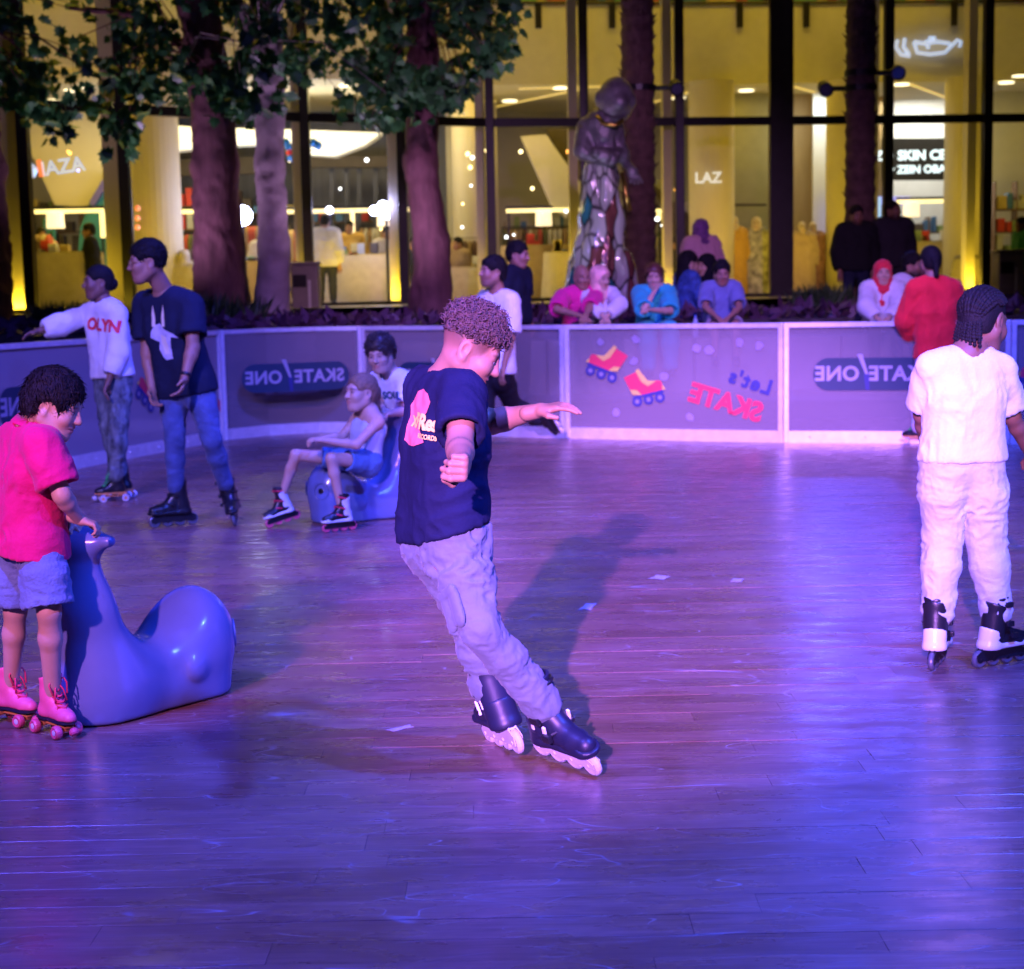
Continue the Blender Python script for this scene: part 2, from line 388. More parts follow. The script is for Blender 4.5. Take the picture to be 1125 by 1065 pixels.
def hand(J, sd, s, vox, curl=.35, pn=None, hd=None, spread=.12, wr=None):
    w_, e = J['W'+sd], J['E'+sd]; d = unit(hd if hd is not None else w_-e)
    pn = V3(pn) if pn is not None else V3((0, 0, -1)); pn = unit(pn-d*(pn@d)); sx = np.cross(d, pn)   # across the palm
    if sd == 'L': sx = -sx                                    # thumb side = +sx
    F = Field(vox); q = s
    wr = wr or .0255*q; F.cap(w_-d*.04*q, w_+d*.015*q, wr, wr, k=.02*q)
    for x in (-.026, -.009, .009, .026): F.cap(w_+d*.02*q+sx*x*.7*q, w_+d*.078*q+sx*x*q, .0145*q, .0125*q, k=.016*q, sq=(pn, .95))
    for i, (x, L) in enumerate(((.028, .070), (.0095, .079), (-.0095, .073), (-.028, .057))):
        b = w_+d*.085*q+sx*x*q; c = curl*(1+.12*i); dd = unit(d+sx*spread*x/.028)
        for j, fr in enumerate((.45, .32, .23)):
            a = c*(.75+.55*j)*1.25; d2 = unit(dd*math.cos(a)+pn*math.sin(a)); nb = b+d2*L*fr*q*1.05
            F.cap(b, nb, (.0095-.0009*j)*q, (.0087-.0009*j)*q, k=.004*q); b = nb
    b = w_+d*.022*q+sx*.026*q; d2 = unit(d*.75+sx*.8+pn*(.25+.4*curl)); m = b+d2*.042*q; d3 = unit(d*1.0+sx*(.35-.7*curl)+pn*(.2+.7*curl))
    F.cap(b, m, .014*q, .0115*q, k=.014*q); F.cap(m, m+d3*.033*q, .011*q, .0085*q, k=.005*q)
    V, Q = F.build(); return relax(V, Q, 1, .4), Q
def headmesh(H, R, hs, N, vox, female=False, look=None):
    F = Field(vox); h = lambda p: H+R@(V3(p)*hs)
    el = lambda c, r, k=.02, op='u': F.ell(h(c), V3(r)*hs, R, k*hs, op)
    cp = lambda a, b, r0, r1, k=.02, op='u': F.cap(h(a), h(b), r0*hs, r1*hs, k*hs, None, op)
    el((0, -.014, .030), (.074, .096, .084)); el((0, .026, -.030), (.060, .068, .078), .04)
    el((0, .050, -.070), (.043, .043, .048), .03); el((0, .074, -.103), (.021, .020, .020), .03)
    cp((-.052, -.005, -.055), (-.030, .055, -.098), .026, .020, .03); cp((.052, -.005, -.055), (.030, .055, -.098), .026, .020, .03)
    cp((-.036, .080, .024), (.036, .080, .024), .012, .012, .02)
    for sg in (-1, 1):
        el((sg*.031, .104, .004), (.019, .017, .012), .012, 's'); el((sg*.040, .066, -.028), (.024, .026, .024), .03)
        el((sg*.032, .0815, .0085), (.014, .0135, .0095), .005); el((sg*.032, .080, -.006), (.013, .012, .007), .006)
        el((sg*.0765, -.012, -.006), (.008, .021, .033), .008); el((sg*.083, -.006, -.004), (.007, .012, .020), .004, 's'); el((sg*.077, -.004, -.036), (.007, .010, .010), .008)
        el((sg*.012, .104, -.030), (.009, .010, .008), .008)
    cp((0, .090, .016), (0, .113, -.024), .008, .0115, .014); el((0, .112, -.029), (.011, .012, .010), .008)
    el((0, .094, -.0575), (.023, .011, .0065), .007); el((0, .091, -.071), (.020, .012, .0075), .007); el((0, .108, -.0640), (.025, .012, .002), .004, 's')
    F.cap(h((0, -.025, -.05)), N, .052*hs*(.9 if female else 1), .060*hs*(.88 if female else 1), k=.03*hs)
    V, Q = F.build(); V = relax(V, Q, 1, .35)
    return V, Q, (V-H)@R/hs
def facecol(L, brow=.25, lip=(.95, .62, .62), beard=0., fade=0., hairc=(.1, .08, .07)):
    C = np.ones((len(L), 3)); x, y, z = L[:, 0], L[:, 1], L[:, 2]; ax = np.abs(x)
    m = np.exp(-(((ax-.033)/.019)**4))*np.exp(-(((z-.026+.10*(ax-.03)**2*50)/.0055)**2))*(y > .05); C *= (1-m*(1-brow))[:, None]
    m = (np.exp(-((ax/.023)**4))*np.exp(-(((z+.064)/.0125)**4))*(y > .075))[:, None]; C = C*(1-m)+C*np.array(lip)*m
    m = (np.exp(-(((ax-.032)/.015)**4))*np.exp(-(((z-.004)/.009)**4))*(y > .06))[:, None]; C = C*(1-m)+C*np.array((.42, .34, .36))*m
    if beard:
        m = np.clip((-.035-z)/.02, 0, 1)*np.clip((y+.02)/.03, 0, 1)*np.clip((.115+z)/-.05+1.6, 0, 1)*(z > -.135)
        m *= 1-np.exp(-((ax/.021)**4))*np.exp(-(((z+.064)/.010)**4)); C *= (1-m*beard)[:, None]
    if fade:
        m = np.clip((z-(-.045))/.07, 0, 1)*np.clip((.055+.25*(z)-y)/.012, 0, 1)*(1-np.exp(-(((ax-.08)/.014)**2)-((y+.01)/.026)**4-((z+.005)/.038)**4))
        m = (m*fade)[:, None]; C = C*(1-m)+np.array(hairc)*m
    return C
# hair -------------------------------------------------------------
def hair_shell(H, R, hs, vox, t=.016, top=.01, face_z=.062, nape=-.055, side=.0, long=0.):
    F = Field(vox); h = lambda p: H+R@(V3(p)*hs)
    F.ell(h((0, -.016, .032+top*.5)), V3((.074+t, .096+t, .084+t+top*.5))*hs, R)
    if nape < -.03: F.ell(h((0, -.045, -.02)), V3((.062+t, .058+t, .075+t*.5))*hs, R, .03*hs)
    if long: F.cap(h((0, -.06, -.02)), h((0, -.07, -.02-long)), (.06+t)*hs, (.05+t)*hs, .04*hs)
    F.ell(h((0, .115, -.045)), V3((.085, .085, face_z+.045))*hs, R, .02*hs, 's')
    for sg in (-1, 1): F.ell(h((sg*.085, .012+side, -.03)), V3((.035, .042, .050))*hs, R, .015*hs, 's')
    if not long: F.cut(R@V3((0, .35, -1)), h((0, -.05, nape)))
    return F.build()
def strands(V, Q, H, R, hs, n, L, wdt, seed=0, flow=(0, .35, -.5), lift=.35, curl=0.):
    r = np.random.default_rng(seed); N = vnormals(V, Q); ii = r.integers(0, len(V), n); mb = MB()
    fl = R@V3(flow)
    for i in ii:
        p, nn = V[i], N[i]; loc = (p-H)@R
        t = fl+R@V3((loc[0]*6, 0, -.3*max(0, .05-loc[2])*10))+r.normal(0, .35, 3); t = t-nn*(t@nn); t = unit(t); b = np.cross(nn, t)
        Ls = L*hs*(.6+.8*r.random()); pts = [p-nn*.003, p+nn*Ls*lift*.5+t*Ls*.4, p+nn*Ls*lift*.55+t*Ls*.75, p+nn*Ls*lift*.2+t*Ls]
        ws = [wdt, wdt, wdt*.7, wdt*.1]
        VV = []; 
        for q, w_ in zip(pts, ws): VV += [q+b*w_*hs, q-b*w_*hs]
        mb.add(VV, [(0, 1, 3, 2), (2, 3, 5, 4), (4, 5, 7, 6)])
    return mb
def curls(V, Q, H, R, hs, n, seed=0, rad_=.009, turns=1.6, zmin=.02, th=.0022, out=.018):
    r = np.random.default_rng(seed); N = vnormals(V, Q); mb = MB(); c = 0
    while c < n:
        i = r.integers(0, len(V)); p, nn = V[i], N[i]; l = (p-H)@R/hs
        if l[2] < zmin+.1*max(0, -l[1]-.06): continue
        ax = unit(nn+r.normal(0, .55, 3)); u = unit(np.cross(ax, r.normal(0, 1, 3))); v = np.cross(ax, u); ph = r.random()*6; rr = rad_*hs*(.7+.6*r.random()); o = out*hs*(.5+r.random())
        pts = [p-nn*.006+ax*(o*t)+(u*math.cos(ph+6.28*turns*t)+v*math.sin(ph+6.28*turns*t))*rr for t in np.linspace(0, 1, 9)]
        mb.tube(pts, [th*hs]*8+[th*.4*hs], 4, False); c += 1
    return mb
def eyes(H, R, hs, parent, base, n=10):
    white = mat('eye_white', (.42, .40, .40), .25, var=.02); iris = mat('eye_iris', (.02, .012, .008), .12, var=.1)
    for sg in (-1, 1):
        c = H+R@(V3((sg*.032, .0845, .0025))*hs); mb = MB(); mb.sphere(tuple(c), .0108*hs, n); e = mk('eye', mb.V, mb.F, white, parent, loc=base, smooth=True)
        f = c+R@V3((0, .0050*hs, 0)); mb = MB(); mb.sphere(tuple(f), .0068*hs, 8); mk('iris', mb.V, mb.F, iris, e, loc=base, smooth=True)
# skates -----------------------------------------------------------
def wheel_mesh(r, w_, tyre, hub):
    mb = MB(); mb.lathe([(r*.45, -w_*.42), (r*.8, -w_*.48), (r*.96, -w_*.28), (r, 0), (r*.96, w_*.28), (r*.8, w_*.48), (r*.45, w_*.42)], 20, Matrix.Rotation(PI/2, 4, 'X'))
    return mb
INL_X = (-.105, -.022, .061, .144); INL_R = .040; INL_Z = -.155
QUAD_X = (-.075, .105); QUAD_R = .031; QUAD_Z = -.125
def skate_drop(kind, toe, up, sc):
    R = frame(toe, up); xs, z, r = (INL_X, INL_Z, INL_R) if kind == 'inline' else (QUAD_X, QUAD_Z, QUAD_R)
    return -min((R@(V3((0, x, z))*sc))[2]-r*sc*math.sqrt(max(0, 1-R[2, 0]**2)) - (abs(R[2, 0])*.012*sc) for x in xs)
SKC = {}
def skate(kind, J, sd, toe, up, sc, parent, base, c):
    """c: dict of materials boot, cuff, frame, tyre, hub, trim, lace, liner"""
    R = frame(toe, up); M = Matrix([list(R[i]*sc)+[0] for i in range(3)]+[[0, 0, 0, 1]])       # local x right, y toe, z up
    key = (kind, c['id'])
    def put(name, mb_or_key, m, par, first):
        return None
    if key not in SKC:
        d = {}
        F = Field(.005)
        if kind == 'inline':
            F.cap((0, -.045, -.075), (0, .105, -.085), .042, .036, .03, ((0, 0, 1), .9)); F.cap((0, .105, -.085), (0, .150, -.088), .040, .032, .02)
            F.cap((0, -.035, -.06), (0, -.02, .03), .046, .044, .03); F.cap((0, .0, .0), (0, .05, -.055), .04, .036, .03); F.cap((0, -.02, .03), (0, -.012, .12), .046, .054, .02)
            F.cut((0, 0, -1), (0, 0, -.112)); F.cut((0, -.1, 1), (0, 0, .118)); F.cap((0, -.01, .11), (0, -.008, .2), .042, .046, .004, None, 's')
            d['boot'] = F.build()
            F = Field(.005); F.cap((0, -.030, -.045), (0, -.014, .085), .052, .056, .02); F.cap((0, -.014, .085), (0, -.008, .085), .058, .058, .01)
            F.ell((0, .075, .06), (.06, .07, .09), None, .01, 's'); F.cut((0, .35, 1), (0, -.03, .085)); F.cap((0, -.02, .0), (0, -.01, .2), .046, .05, .004, None, 's'); d['cuff'] = F.build()
            F = Field(.005); F.cap((0, -.048, -.10), (0, -.036, -.035), .050, .051, .02); F.cap((0, -.05, -.100), (0, .14, -.103), .047, .041, .02, ((0, 0, 1), .6)); F.cap((0, .15, -.09), (0, .155, -.09), .036, .036, .02); F.cut((0, 0, -1), (0, 0, -.113)); F.cut((0, .30, 1), (0, .13, -.078)); d['shell'] = F.build()
            mb = MB()
            for sg in (-1, 1):
                mb.prism([(-.125, INL_Z-.008), (.165, INL_Z-.008), (.172, INL_Z+.012), (.12, -.112), (.02, -.118), (-.09, -.108), (-.13, INL_Z+.02)], sg*.0135-.002, sg*.0135+.002, Matrix.Rotation(PI/2, 4, 'Z'))
            for x in INL_X: mb.tube([(-.018, x, INL_Z), (.018, x, INL_Z)], .006, 8)
            mb.box((-.014, -.10, -.116), (.014, -.03, -.108)); mb.box((-.014, .05, -.120), (.014, .13, -.112)); d['frame'] = mb
            d['straps'] = []
            for (z0, y0, y1, ang) in ((.085, -.02, .045, 0), (.0, -.01, .058, .5), (-.055, .02, .085, .9)):
                mb = MB(); pts = []
                for t in np.linspace(-1, 1, 9): a = t*1.75; pts.append((math.sin(a)*.058, y0+.01+math.cos(a)*.052*(1 if z0 > 0 else .8), z0+math.cos(a)*.012))
                mb.tube(pts, [.006]*9, 6); mb.box((.050, y0+.005, z0-.012), (.066, y0+.045, z0+.012), None, .004); d['straps'].append(mb)
        else:
            F.cap((0, -.04, -.055), (0, .10, -.065), .040, .036, .03, ((0, 0, 1), .85)); F.cap((0, .10, -.065), (0, .135, -.068), .038, .030, .02)
            F.cap((0, -.035, -.05), (0, -.018, .03), .044, .042, .03); F.cap((0, .0, .0), (0, .05, -.04), .038, .034, .03); F.cap((0, -.018, .03), (0, -.01, .10), .043, .052, .02)
            F.cut((0, 0, -1), (0, 0, -.078)); F.cut((0, -.25, 1), (0, 0, .108)); F.cap((0, -.01, .09), (0, -.006, .2), .042, .046, .004, None, 's'); d['boot'] = F.build()
            mb = MB(); pr = [(-.088, -.036), (-.06, -.043), (.0, -.036), (.08, -.044), (.13, -.038), (.165, 0), (.13, .038), (.08, .044), (0, .036), (-.06, .043), (-.088, .036)]
            n = len(pr); mb.add([(y, x, -.078) for x, y in pr]+[(y, x, -.090) for x, y in pr], [tuple(range(n)), tuple(range(2*n-1, n-1, -1))]+[(i, i+n, (i+1) % n+n, (i+1) % n) for i in range(n)])
            mb.box((-.03, -.088, -.104), (.03, -.03, -.0905), None, .004); d['sole'] = mb
            mb = MB(); mb.box((-.022, -.10, -.112), (.022, .13, -.104), None, .003)
            for x in QUAD_X: mb.tube([(-.066, x, QUAD_Z), (.066, x, QUAD_Z)], .007, 8); mb.box((-.016, x-.015, QUAD_Z), (.016, x+.015, -.105))
            d['frame'] = mb
            mb = MB(); mb.lathe([(.012, 0), (.020, -.008), (.022, -.022), (.018, -.030)], 14, Matrix.Translation((0, .155, -.108)) @ Matrix.Rotation(rad(35), 4, 'X')); d['stop'] = mb
            mb = MB()
            for i in range(6):
                t = i/5; y = .02+.07*(1-t)-.02*t; z = -.028+.115*t; mb.tube([(-.026, y-.012, z), (0, y+.014, z+.006), (.026, y-.012, z+.012)], .0042, 5); mb.tube([(.026, y-.012, z), (0, y+.016, z+.006), (-.026, y-.012, z+.012)], .0042, 5)
            for sg in (-1, 1): mb.tube([(0, .035, .09), (sg*.03, .05, .10), (sg*.045, .05, .075), (sg*.035, .065, .03)], .0042, 5); mb.tube([(0, .035, .09), (sg*.02, .06, .05), (sg*.03, .07, .0)], .004, 5)
            d['lace'] = mb
        SKC[key] = {}
        for k_, g in d.items():
            if k_ == 'straps':
                SKC[key][k_] = [mk_mesh('strap', b.V, b.F) for b in g]
            elif isinstance(g, MB): SKC[key][k_] = mk_mesh(k_, g.V, g.F)
            else: SKC[key][k_] = mk_mesh(k_, relax(g[0], g[1], 1, .4), g[1])
        wm = wheel_mesh(INL_R if kind == 'inline' else QUAD_R, .024 if kind == 'inline' else .034, 0, 0); SKC[key]['wheel'] = mk_mesh('wheel', wm.V, wm.F)
        hb = MB(); rr = INL_R if kind == 'inline' else QUAD_R; w2 = .0125 if kind == 'inline' else .0178
        for sg in (-1, 1): hb.lathe([(rr*.42, 0), (rr*.42, .001), (rr*.2, .0025)], 12, Matrix.Translation((sg*w2*.84, 0, 0)) @ Matrix.Rotation(sg*PI/2, 4, 'Y'))
        # wheel lathe axis runs along y after its rotation; turn both to x
        SKC[key]['hub'] = mk_mesh('hub', hb.V, hb.F)
        for v in SKC[key]['wheel'].vertices: x, y, z = v.co; v.co = (y, x, z)
        SKC[key]['wheel'].flip_normals()
        for k_, mm in (('boot', 'boot'), ('cuff', 'cuff'), ('shell', 'shell'), ('frame', 'frame'), ('sole', 'sole'), ('stop', 'tyre'), ('lace', 'lace'), ('wheel', 'tyre'), ('hub', 'hub')):
            if k_ in SKC[key] and not isinstance(SKC[key][k_], list): SKC[key][k_].materials.append(c[mm])
        for b in SKC[key].get('straps', []): b.materials.append(c['trim'])
    d = SKC[key]
    nm = 'inline_skate' if kind == 'inline' else 'roller_skate'
    root = bpy.data.objects.new(nm, d['boot']); COL.objects.link(root); root.parent = parent
    an = J['A'+sd]; root.matrix_local = Matrix.Translation(Vector(an)-Vector(base)) @ M
    def child(n_, me, loc=(0, 0, 0)):
        o = bpy.data.objects.new(n_, me); COL.objects.link(o); o.parent = root; o.location = loc; return o
    for k_, n_ in (('cuff', 'cuff'), ('shell', 'boot_shell'), ('frame', 'wheel_frame' if kind == 'inline' else 'truck'), ('sole', 'sole_plate'), ('stop', 'toe_stop'), ('lace', 'laces')):
        if k_ in d: child(n_, d[k_])
    for b in d.get('straps', []): child('strap', b)
    if c.get('strip'):
        if 'strip' not in d:
            mb = MB(); mb.box((-.004, -.006, -.024), (.004, .006, .024), Matrix.Rotation(-.25, 4, 'X'), .002)
            d['strip'] = mk_mesh('reflective_strip', mb.V, mb.F); d['strip'].materials.append(c['strip'])
        for sg in (-1, 1):
            for y0, z0 in ((-.018, -.02), (.030, -.045)): child('reflective_strip', d['strip'], (sg*.050, y0, z0))
    if kind == 'inline':
        for x in INL_X: child('wheel', d['wheel'], (0, x, INL_Z)); child('wheel_hub', d['hub'], (0, x, INL_Z))
    else:
        for x in QUAD_X:
            for sg in (-1, 1): child('wheel', d['wheel'], (sg*.050, x, QUAD_Z)); child('wheel_hub', d['hub'], (sg*.050, x, QUAD_Z))
    return root
def mk_mesh(name, V, Fc):
    me = bpy.data.meshes.new(name); V = np.asarray(V, float)
    me.from_pydata(V.tolist(), [], [tuple(int(i) for i in f) for f in Fc]); me.update()
    me.polygons.foreach_set('use_smooth', [len(p.vertices) == 4 and len(me.polygons) > 200 for p in me.polygons])
    return me
# the whole figure --------------------------------------------------
def person(label, J, s, sk, head, vox=.01, hvox=.004, top=None, bottom=None, hair=None, skates=None, hands=None, shoes=None, bulk=1., female=False, group=None, extra=None, brow=.25, beard=0., fade=0., thin=1., cat='person', name='person', pants_first=False):
    J = {k: (V3(v) if not np.isscalar(v) else v) for k, v in J.items()}
    base = ((J['AL']+J['AR'])/2); base = V3((base[0], base[1], min(J['AL'][2], J['AR'][2])-.1))
    H = J['H']; R = frame(head[0], head[1]); hs = head[2]
    parts = []
    F = Field(vox)
    f, X, U, hc = torso(F, J, s, 0., bulk=bulk)
    lt = thin*.80 if bottom and bottom.get('len', 1.) > 1 else thin*.94
    for sd in 'LR': arm(F, J, sd, s, thin=thin); leg(F, J, sd, s, thin=lt)
    F.cap(J['N'], lerp(J['N'], H, .5), .056*hs, .052*hs, k=.04)
    V, Q = F.build(); V = relax(V, Q, 2, .5); parts.append((V, Q, np.ones((len(V), 3))))
    V, Q, L = headmesh(H, R, hs, J['N'], hvox, female); parts.append((V, Q, facecol(L, brow=brow, beard=beard, fade=fade)))
    for sd in 'LR':
        h = (hands or {}).get(sd, {})
        if h is None: continue
        V, Q = hand(J, sd, s*h.get('size', 1.), min(.0036, hvox), h.get('curl', .35), h.get('pn'), h.get('hd'), wr=.0265*s*thin); parts.append((V, Q, np.ones((len(V), 3))))
    V, Q, C = joinm(parts)
    root = mk(name, V, Q, sk, None, loc=base, smooth=True, col=C, label=label, cat=cat, group=group)
    eyes(H, R, hs, root, base)
    out = dict(root=root, base=base, H=H, R=R, hs=hs, J=J, f=f, X=X, U=U, hc=hc)
    if bottom:
        b = bottom; o = b.get('off', .014); F = Field(b.get('vox', vox))
        torso(F, J, s, o*.4+.006, hi=.3, bulk=bulk)
        e = b.get('len', 1.); bag = b.get('bag', 0.); body_thin = thin; thin_ = b.get('thin', thin*.92)
        for sd in 'LR':
            h, kn, an = J['H'+sd], J['K'+sd], J['A'+sd]
            if e <= 1:                       # shorts: fraction of the thigh
                en = lerp(h, kn, e); d = unit(kn-h); ro = .076*s*thin_+o+bag; F.cap(h, lerp(h, en, .55), .090*s*thin_+o, (.090*s*thin_+o+ro)/2, k=.04*s); F.cyl(lerp(h, en, .4), en, (.090*s*thin_+o+ro)/2, ro, k=.02*s)
                F.cyl(en-d*.03, en+d*.06, max(ro-2.6*F.vox, .058*s*thin_), None, k=.004, op='s')
            else:
                en = lerp(kn, an, e-1); d = unit(an-kn)
                F.cap(h, lerp(h, kn, .4), .095*s*thin_+o, .085*s*thin_+o+bag, k=.05*s); F.cap(lerp(h, kn, .4), kn, .085*s*thin_+o+bag, .062*s*thin_+o+bag, k=.03*s)
                F.cap(kn, lerp(kn, en, .4), .062*s*thin_+o+bag, .060*s*thin_+o+bag*1.1, k=.03*s); F.cap(lerp(kn, en, .4), en, .060*s*thin_+o+bag*1.1, b.get('cuff', .048)*s+o*.6+bag*b.get('cuffbag', .7), k=.03*s)
                if b.get('hem', True): F.cap(en-d*.012, en+d*.012, b.get('cuff', .048)*s+o+bag*b.get('cuffbag', .7), None, k=.01)
        V, Q = F.build(); V = relax(V, Q, 2, .5); V = wrinkle(V, Q, b.get('wr', .006), b.get('wf', 9), 3, b.get('ws', (1, 1, 1.6)))
        out['bottom'] = mk(b.get('name', 'trousers'), V, Q, b['mat'], root, loc=base, smooth=True); out['bvq'] = (V, Q)
    if top:
        t = top; o = t.get('off', .018); F = Field(t.get('vox', vox)); hem = t.get('hem', -.12)
        torso(F, J, s, o, lo=min(hem, -.06), bulk=bulk*t.get('bulk', 1.), hi=.9 if t.get('sleeve', .55) > 0 else .62)
        if t.get('sleeve', .55) <= 0:
            for sg in (-1, 1): F.cap(lerp(hc, J['N'], .6)+X*sg*.05*s, lerp(hc, J['N'], .97)+X*sg*.075*s, .10*s+o, .035*s+o, k=.04, sq=(f, .95))
        fl = t.get('flare', 0.)
        if fl:
            hx = unit(J['HR']-J['HL'])
            for sg in (-1, 1): F.cap(lerp(hc, J['N'], .45)+X*sg*.06*s, hc+U*(hem*.5)+hx*sg*(.08)*s, .10*s+o, .11*s+o+fl, k=.06, sq=(f, .9))
        ce = hc+U*(hem*np.linalg.norm(J['N']-hc)); F.cut(t.get('hemn', -U), ce)
        sl = t.get('sleeve', .55)
        for sd in 'LR':
            a, e_, w_ = J['S'+sd], J['E'+sd], J['W'+sd]; so = t.get('sbag', .016)
            if sl <= 0: continue
            if sl <= 1:
                en = lerp(a, e_, sl); d = unit(e_-a); ro = .050*s*thin+o+so; F.cap(a, lerp(a, en, .5), .056*s*thin+o, .054*s*thin+o+so*.5, k=.03*s); F.cyl(lerp(a, en, .25), en, .054*s*thin+o+so*.3, ro, k=.015*s)
                F.cyl(en-d*.03, en+d*.08*s, ro-2.6*F.vox, None, k=.004, op='s')
            else:
                F.cap(a, e_, .056*s*thin+o, .046*s*thin+o+so, k=.03*s); en = lerp(e_, w_, sl-1); ro = t.get('wcuff', .034)*s+o*.6+so; F.cap(e_, lerp(e_, en, .6), .046*s*thin+o+so, lerp(.046*s*thin+o+so, ro, .6), k=.03*s); F.cyl(lerp(e_, en, .4), en, lerp(.046*s*thin+o+so, ro, .4), ro, k=.02*s)
                d = unit(w_-e_); F.cyl(en-d*.03, en+d*.06, max(ro-2.6*F.vox, .028*s), None, k=.004, op='s')
        hx = unit(J['HR']-J['HL'])
        F.cap(J['N']-U*.02*s, H+ (J['N']-H)*.2, t.get('neck', .066)*hs, t.get('neck', .066)*hs*1.05, k=.012, op='s')
        if t.get('collar'):
            pass
        V, Q = F.build(); V = relax(V, Q, 2, .5); V = wrinkle(V, Q, t.get('wr', .006), t.get('wf', 8), 11, t.get('ws', (1, 1, .8)))
        out['top'] = mk(t.get('name', 't_shirt'), V, Q, t['mat'], root, loc=base, smooth=True); out['tvq'] = (V, Q)
    if hair:
        k = hair['kind']; hm = hair['mat']
        if k in ('short', 'curly', 'afro'):
            V, Q = hair_shell(H, R, hs, hvox, hair.get('t', .012), hair.get('top', .012), hair.get('fz', .066), hair.get('nape', -.05), long=hair.get('long', 0.))
            if k == 'short':
                V = wrinkle(V, Q, .0055*hs, 42, 5)
                o = mk('hair', V, Q, hm, root, loc=base, smooth=True)
                st = strands(V, Q, H, R, hs, hair.get('n', 500), hair.get('L', .03), max(.0018, hvox*.55), 4, hair.get('flow', (0, .35, -.5)), hair.get('lift', .35)); mk('strands', st.V, st.F, hm, o, loc=base)
            else:
                if k == 'curly':
                    l = (V-H)@R/hs; keep = np.clip((l[:, 2]-hair.get('zmin', .02))/.03, 0, 1); V = V-vnormals(V, Q)*((1-keep)*hair.get('t', .012)*hs*1.12)[:, None]
                V = wrinkle(V, Q, .006*hs, 45, 5)
                o = mk('hair', V, Q, hm, root, loc=base, smooth=True)
                st = curls(V, Q, H, R, hs, hair.get('n', 500), 3, hair.get('cr', .009), 1.5, hair.get('zmin', .02), hair.get('th', .0022), hair.get('out', .018)); mk('curls', st.V, st.F, hm, o, loc=base, smooth=True)
        elif k == 'braids':
            V, Q = hair_shell(H, R, hs, hvox, .004, .0, .070, -.06); o = mk('hair', V, Q, hair['scalp'], root, loc=base, smooth=True)
            nb = hair.get('n', 13)
            for i in range(nb):
                u = (i-(nb-1)/2)/((nb-1)/2); mb = MB(); pts = []; rr = []
                for t in np.linspace(0, 1, 90):
                    ph = u*1.75; s0 = V3((math.sin(ph), math.cos(ph)*.78, .74-.50*abs(u)**1.5)); md = V3((.85*math.sin(ph*.75), -.15-.25*abs(u), 1.05-.55*abs(u)))*1.15; e0 = V3((u*.62, -.85, -.55))
                    q = unit(s0*(1-t)**2+md*2*t*(1-t)+e0*t*t)*V3((.0815, .103, .092))+V3((0, -.014, .030))
                    q[0] += .0035*math.sin(t*9+i*1.7); pts.append(H+R@(q*hs)); rr.append((.0050+.0036*abs(math.sin(t*52)))*hs)
                tl = hair.get('tail', .10)*(.75+.5*((i*37) % 11)/11); e = pts[-1]; dn = unit(V3((0, 0, -1))+R@V3((u*.15, -.12, 0)))
                for t in np.linspace(.03, 1, 40): pts.append(e+dn*tl*t+R@V3((0, -.012*math.sin(t*2), 0))); rr.append((.0048+.0034*abs(math.sin(t*22)))*hs*(1 if t < .97 else .4))
                mb.tube(pts, rr, 7); mk('braid', mb.V, mb.F, hm, o, loc=base, smooth=True)
        elif k == 'bun':
            V, Q = hair_shell(H, R, hs, hvox, .010, .004, .066, -.06); V = wrinkle(V, Q, .002*hs, 50, 5); o = mk('hair', V, Q, hm, root, loc=base, smooth=True)
            F = Field(hvox); h = lambda p: H+R@(V3(p)*hs); F.ell(h(hair.get('at', (0, -.11, -.01))), V3((.045, .04, .045))*hs, R, .01)
            if hair.get('tail'): F.cap(h((0, -.11, .0)), h((0, -.13, -hair['tail'])), .032*hs, .018*hs, .02)
            V, Q = F.build(); V = wrinkle(V, Q, .004*hs, 40, 6); mk('hair_bun', V, Q, hm, o, loc=base, smooth=True)
        elif k == 'long':
            V, Q = hair_shell(H, R, hs, hvox, .014, .01, .066, -.06, long=hair.get('L', .2)); V = wrinkle(V, Q, .006*hs, 26, 5, (1, 1, .3)); o = mk('hair', V, Q, hm, root, loc=base, smooth=True)
            st = strands(V, Q, H, R, hs, 260, .09, .003, 4, (0, -.2, -1), .15); mk('strands', st.V, st.F, hm, o, loc=base)
        elif k == 'hijab':
            F = Field(hvox); h = lambda p: H+R@(V3(p)*hs)
            F.ell(h((0, -.014, .035)), V3((.092, .114, .102))*hs, R); F.ell(h((0, -.01, -.06)), V3((.088, .098, .10))*hs, R, .03); F.cap(h((0, -.02, -.08)), J['N']-U*.03, .085*hs, .125*hs, .05)
            if hair.get('drape', True): F.cap(J['N']+f*.06, lerp(J['N'], hc, .42)+f*.125*s+X*.02, .07*s, .055*s, .05, (f, .6))
            F.ell(h((0, .12, -.022)), V3((.058, .10, .080))*hs, R, .02, 's'); V, Q = F.build(); V = relax(V, Q, 1); V = wrinkle(V, Q, .006, 16, 5, (1, 1, .6)); mk('headscarf', V, Q, hm, root, loc=base, smooth=True)
    if skates:
        for sd in 'LR':
            if sd in skates: skate(skates['kind'], J, sd, skates[sd][0], skates[sd][1], skates['sc'], root, base, skates['c'])
    if shoes:
        for sd in 'LR':
            F = Field(max(.006, vox*.8)); an = J['A'+sd]; d = unit(shoes.get('dir', f)*V3((1, 1, 0))); z = V3((0, 0, 1)); q = s
            F.cap(an-z*.06*q-d*.04*q, an-z*.065*q+d*.14*q, .042*q, .036*q, .02); F.cap(an-z*.05*q, an+z*.0*q, .045*q, .046*q, .03); F.cut((0, 0, -1), an-z*.10*q)
            V, Q = F.build(); mk('shoe', V, Q, shoes['mat'], root, loc=base, smooth=True)
    return out
def pose(d, foot=None):
    """joint table of pixels and depth -> points"""
    return {k: (V3(at(*v)) if not np.isscalar(v) else v) for k, v in d.items()}
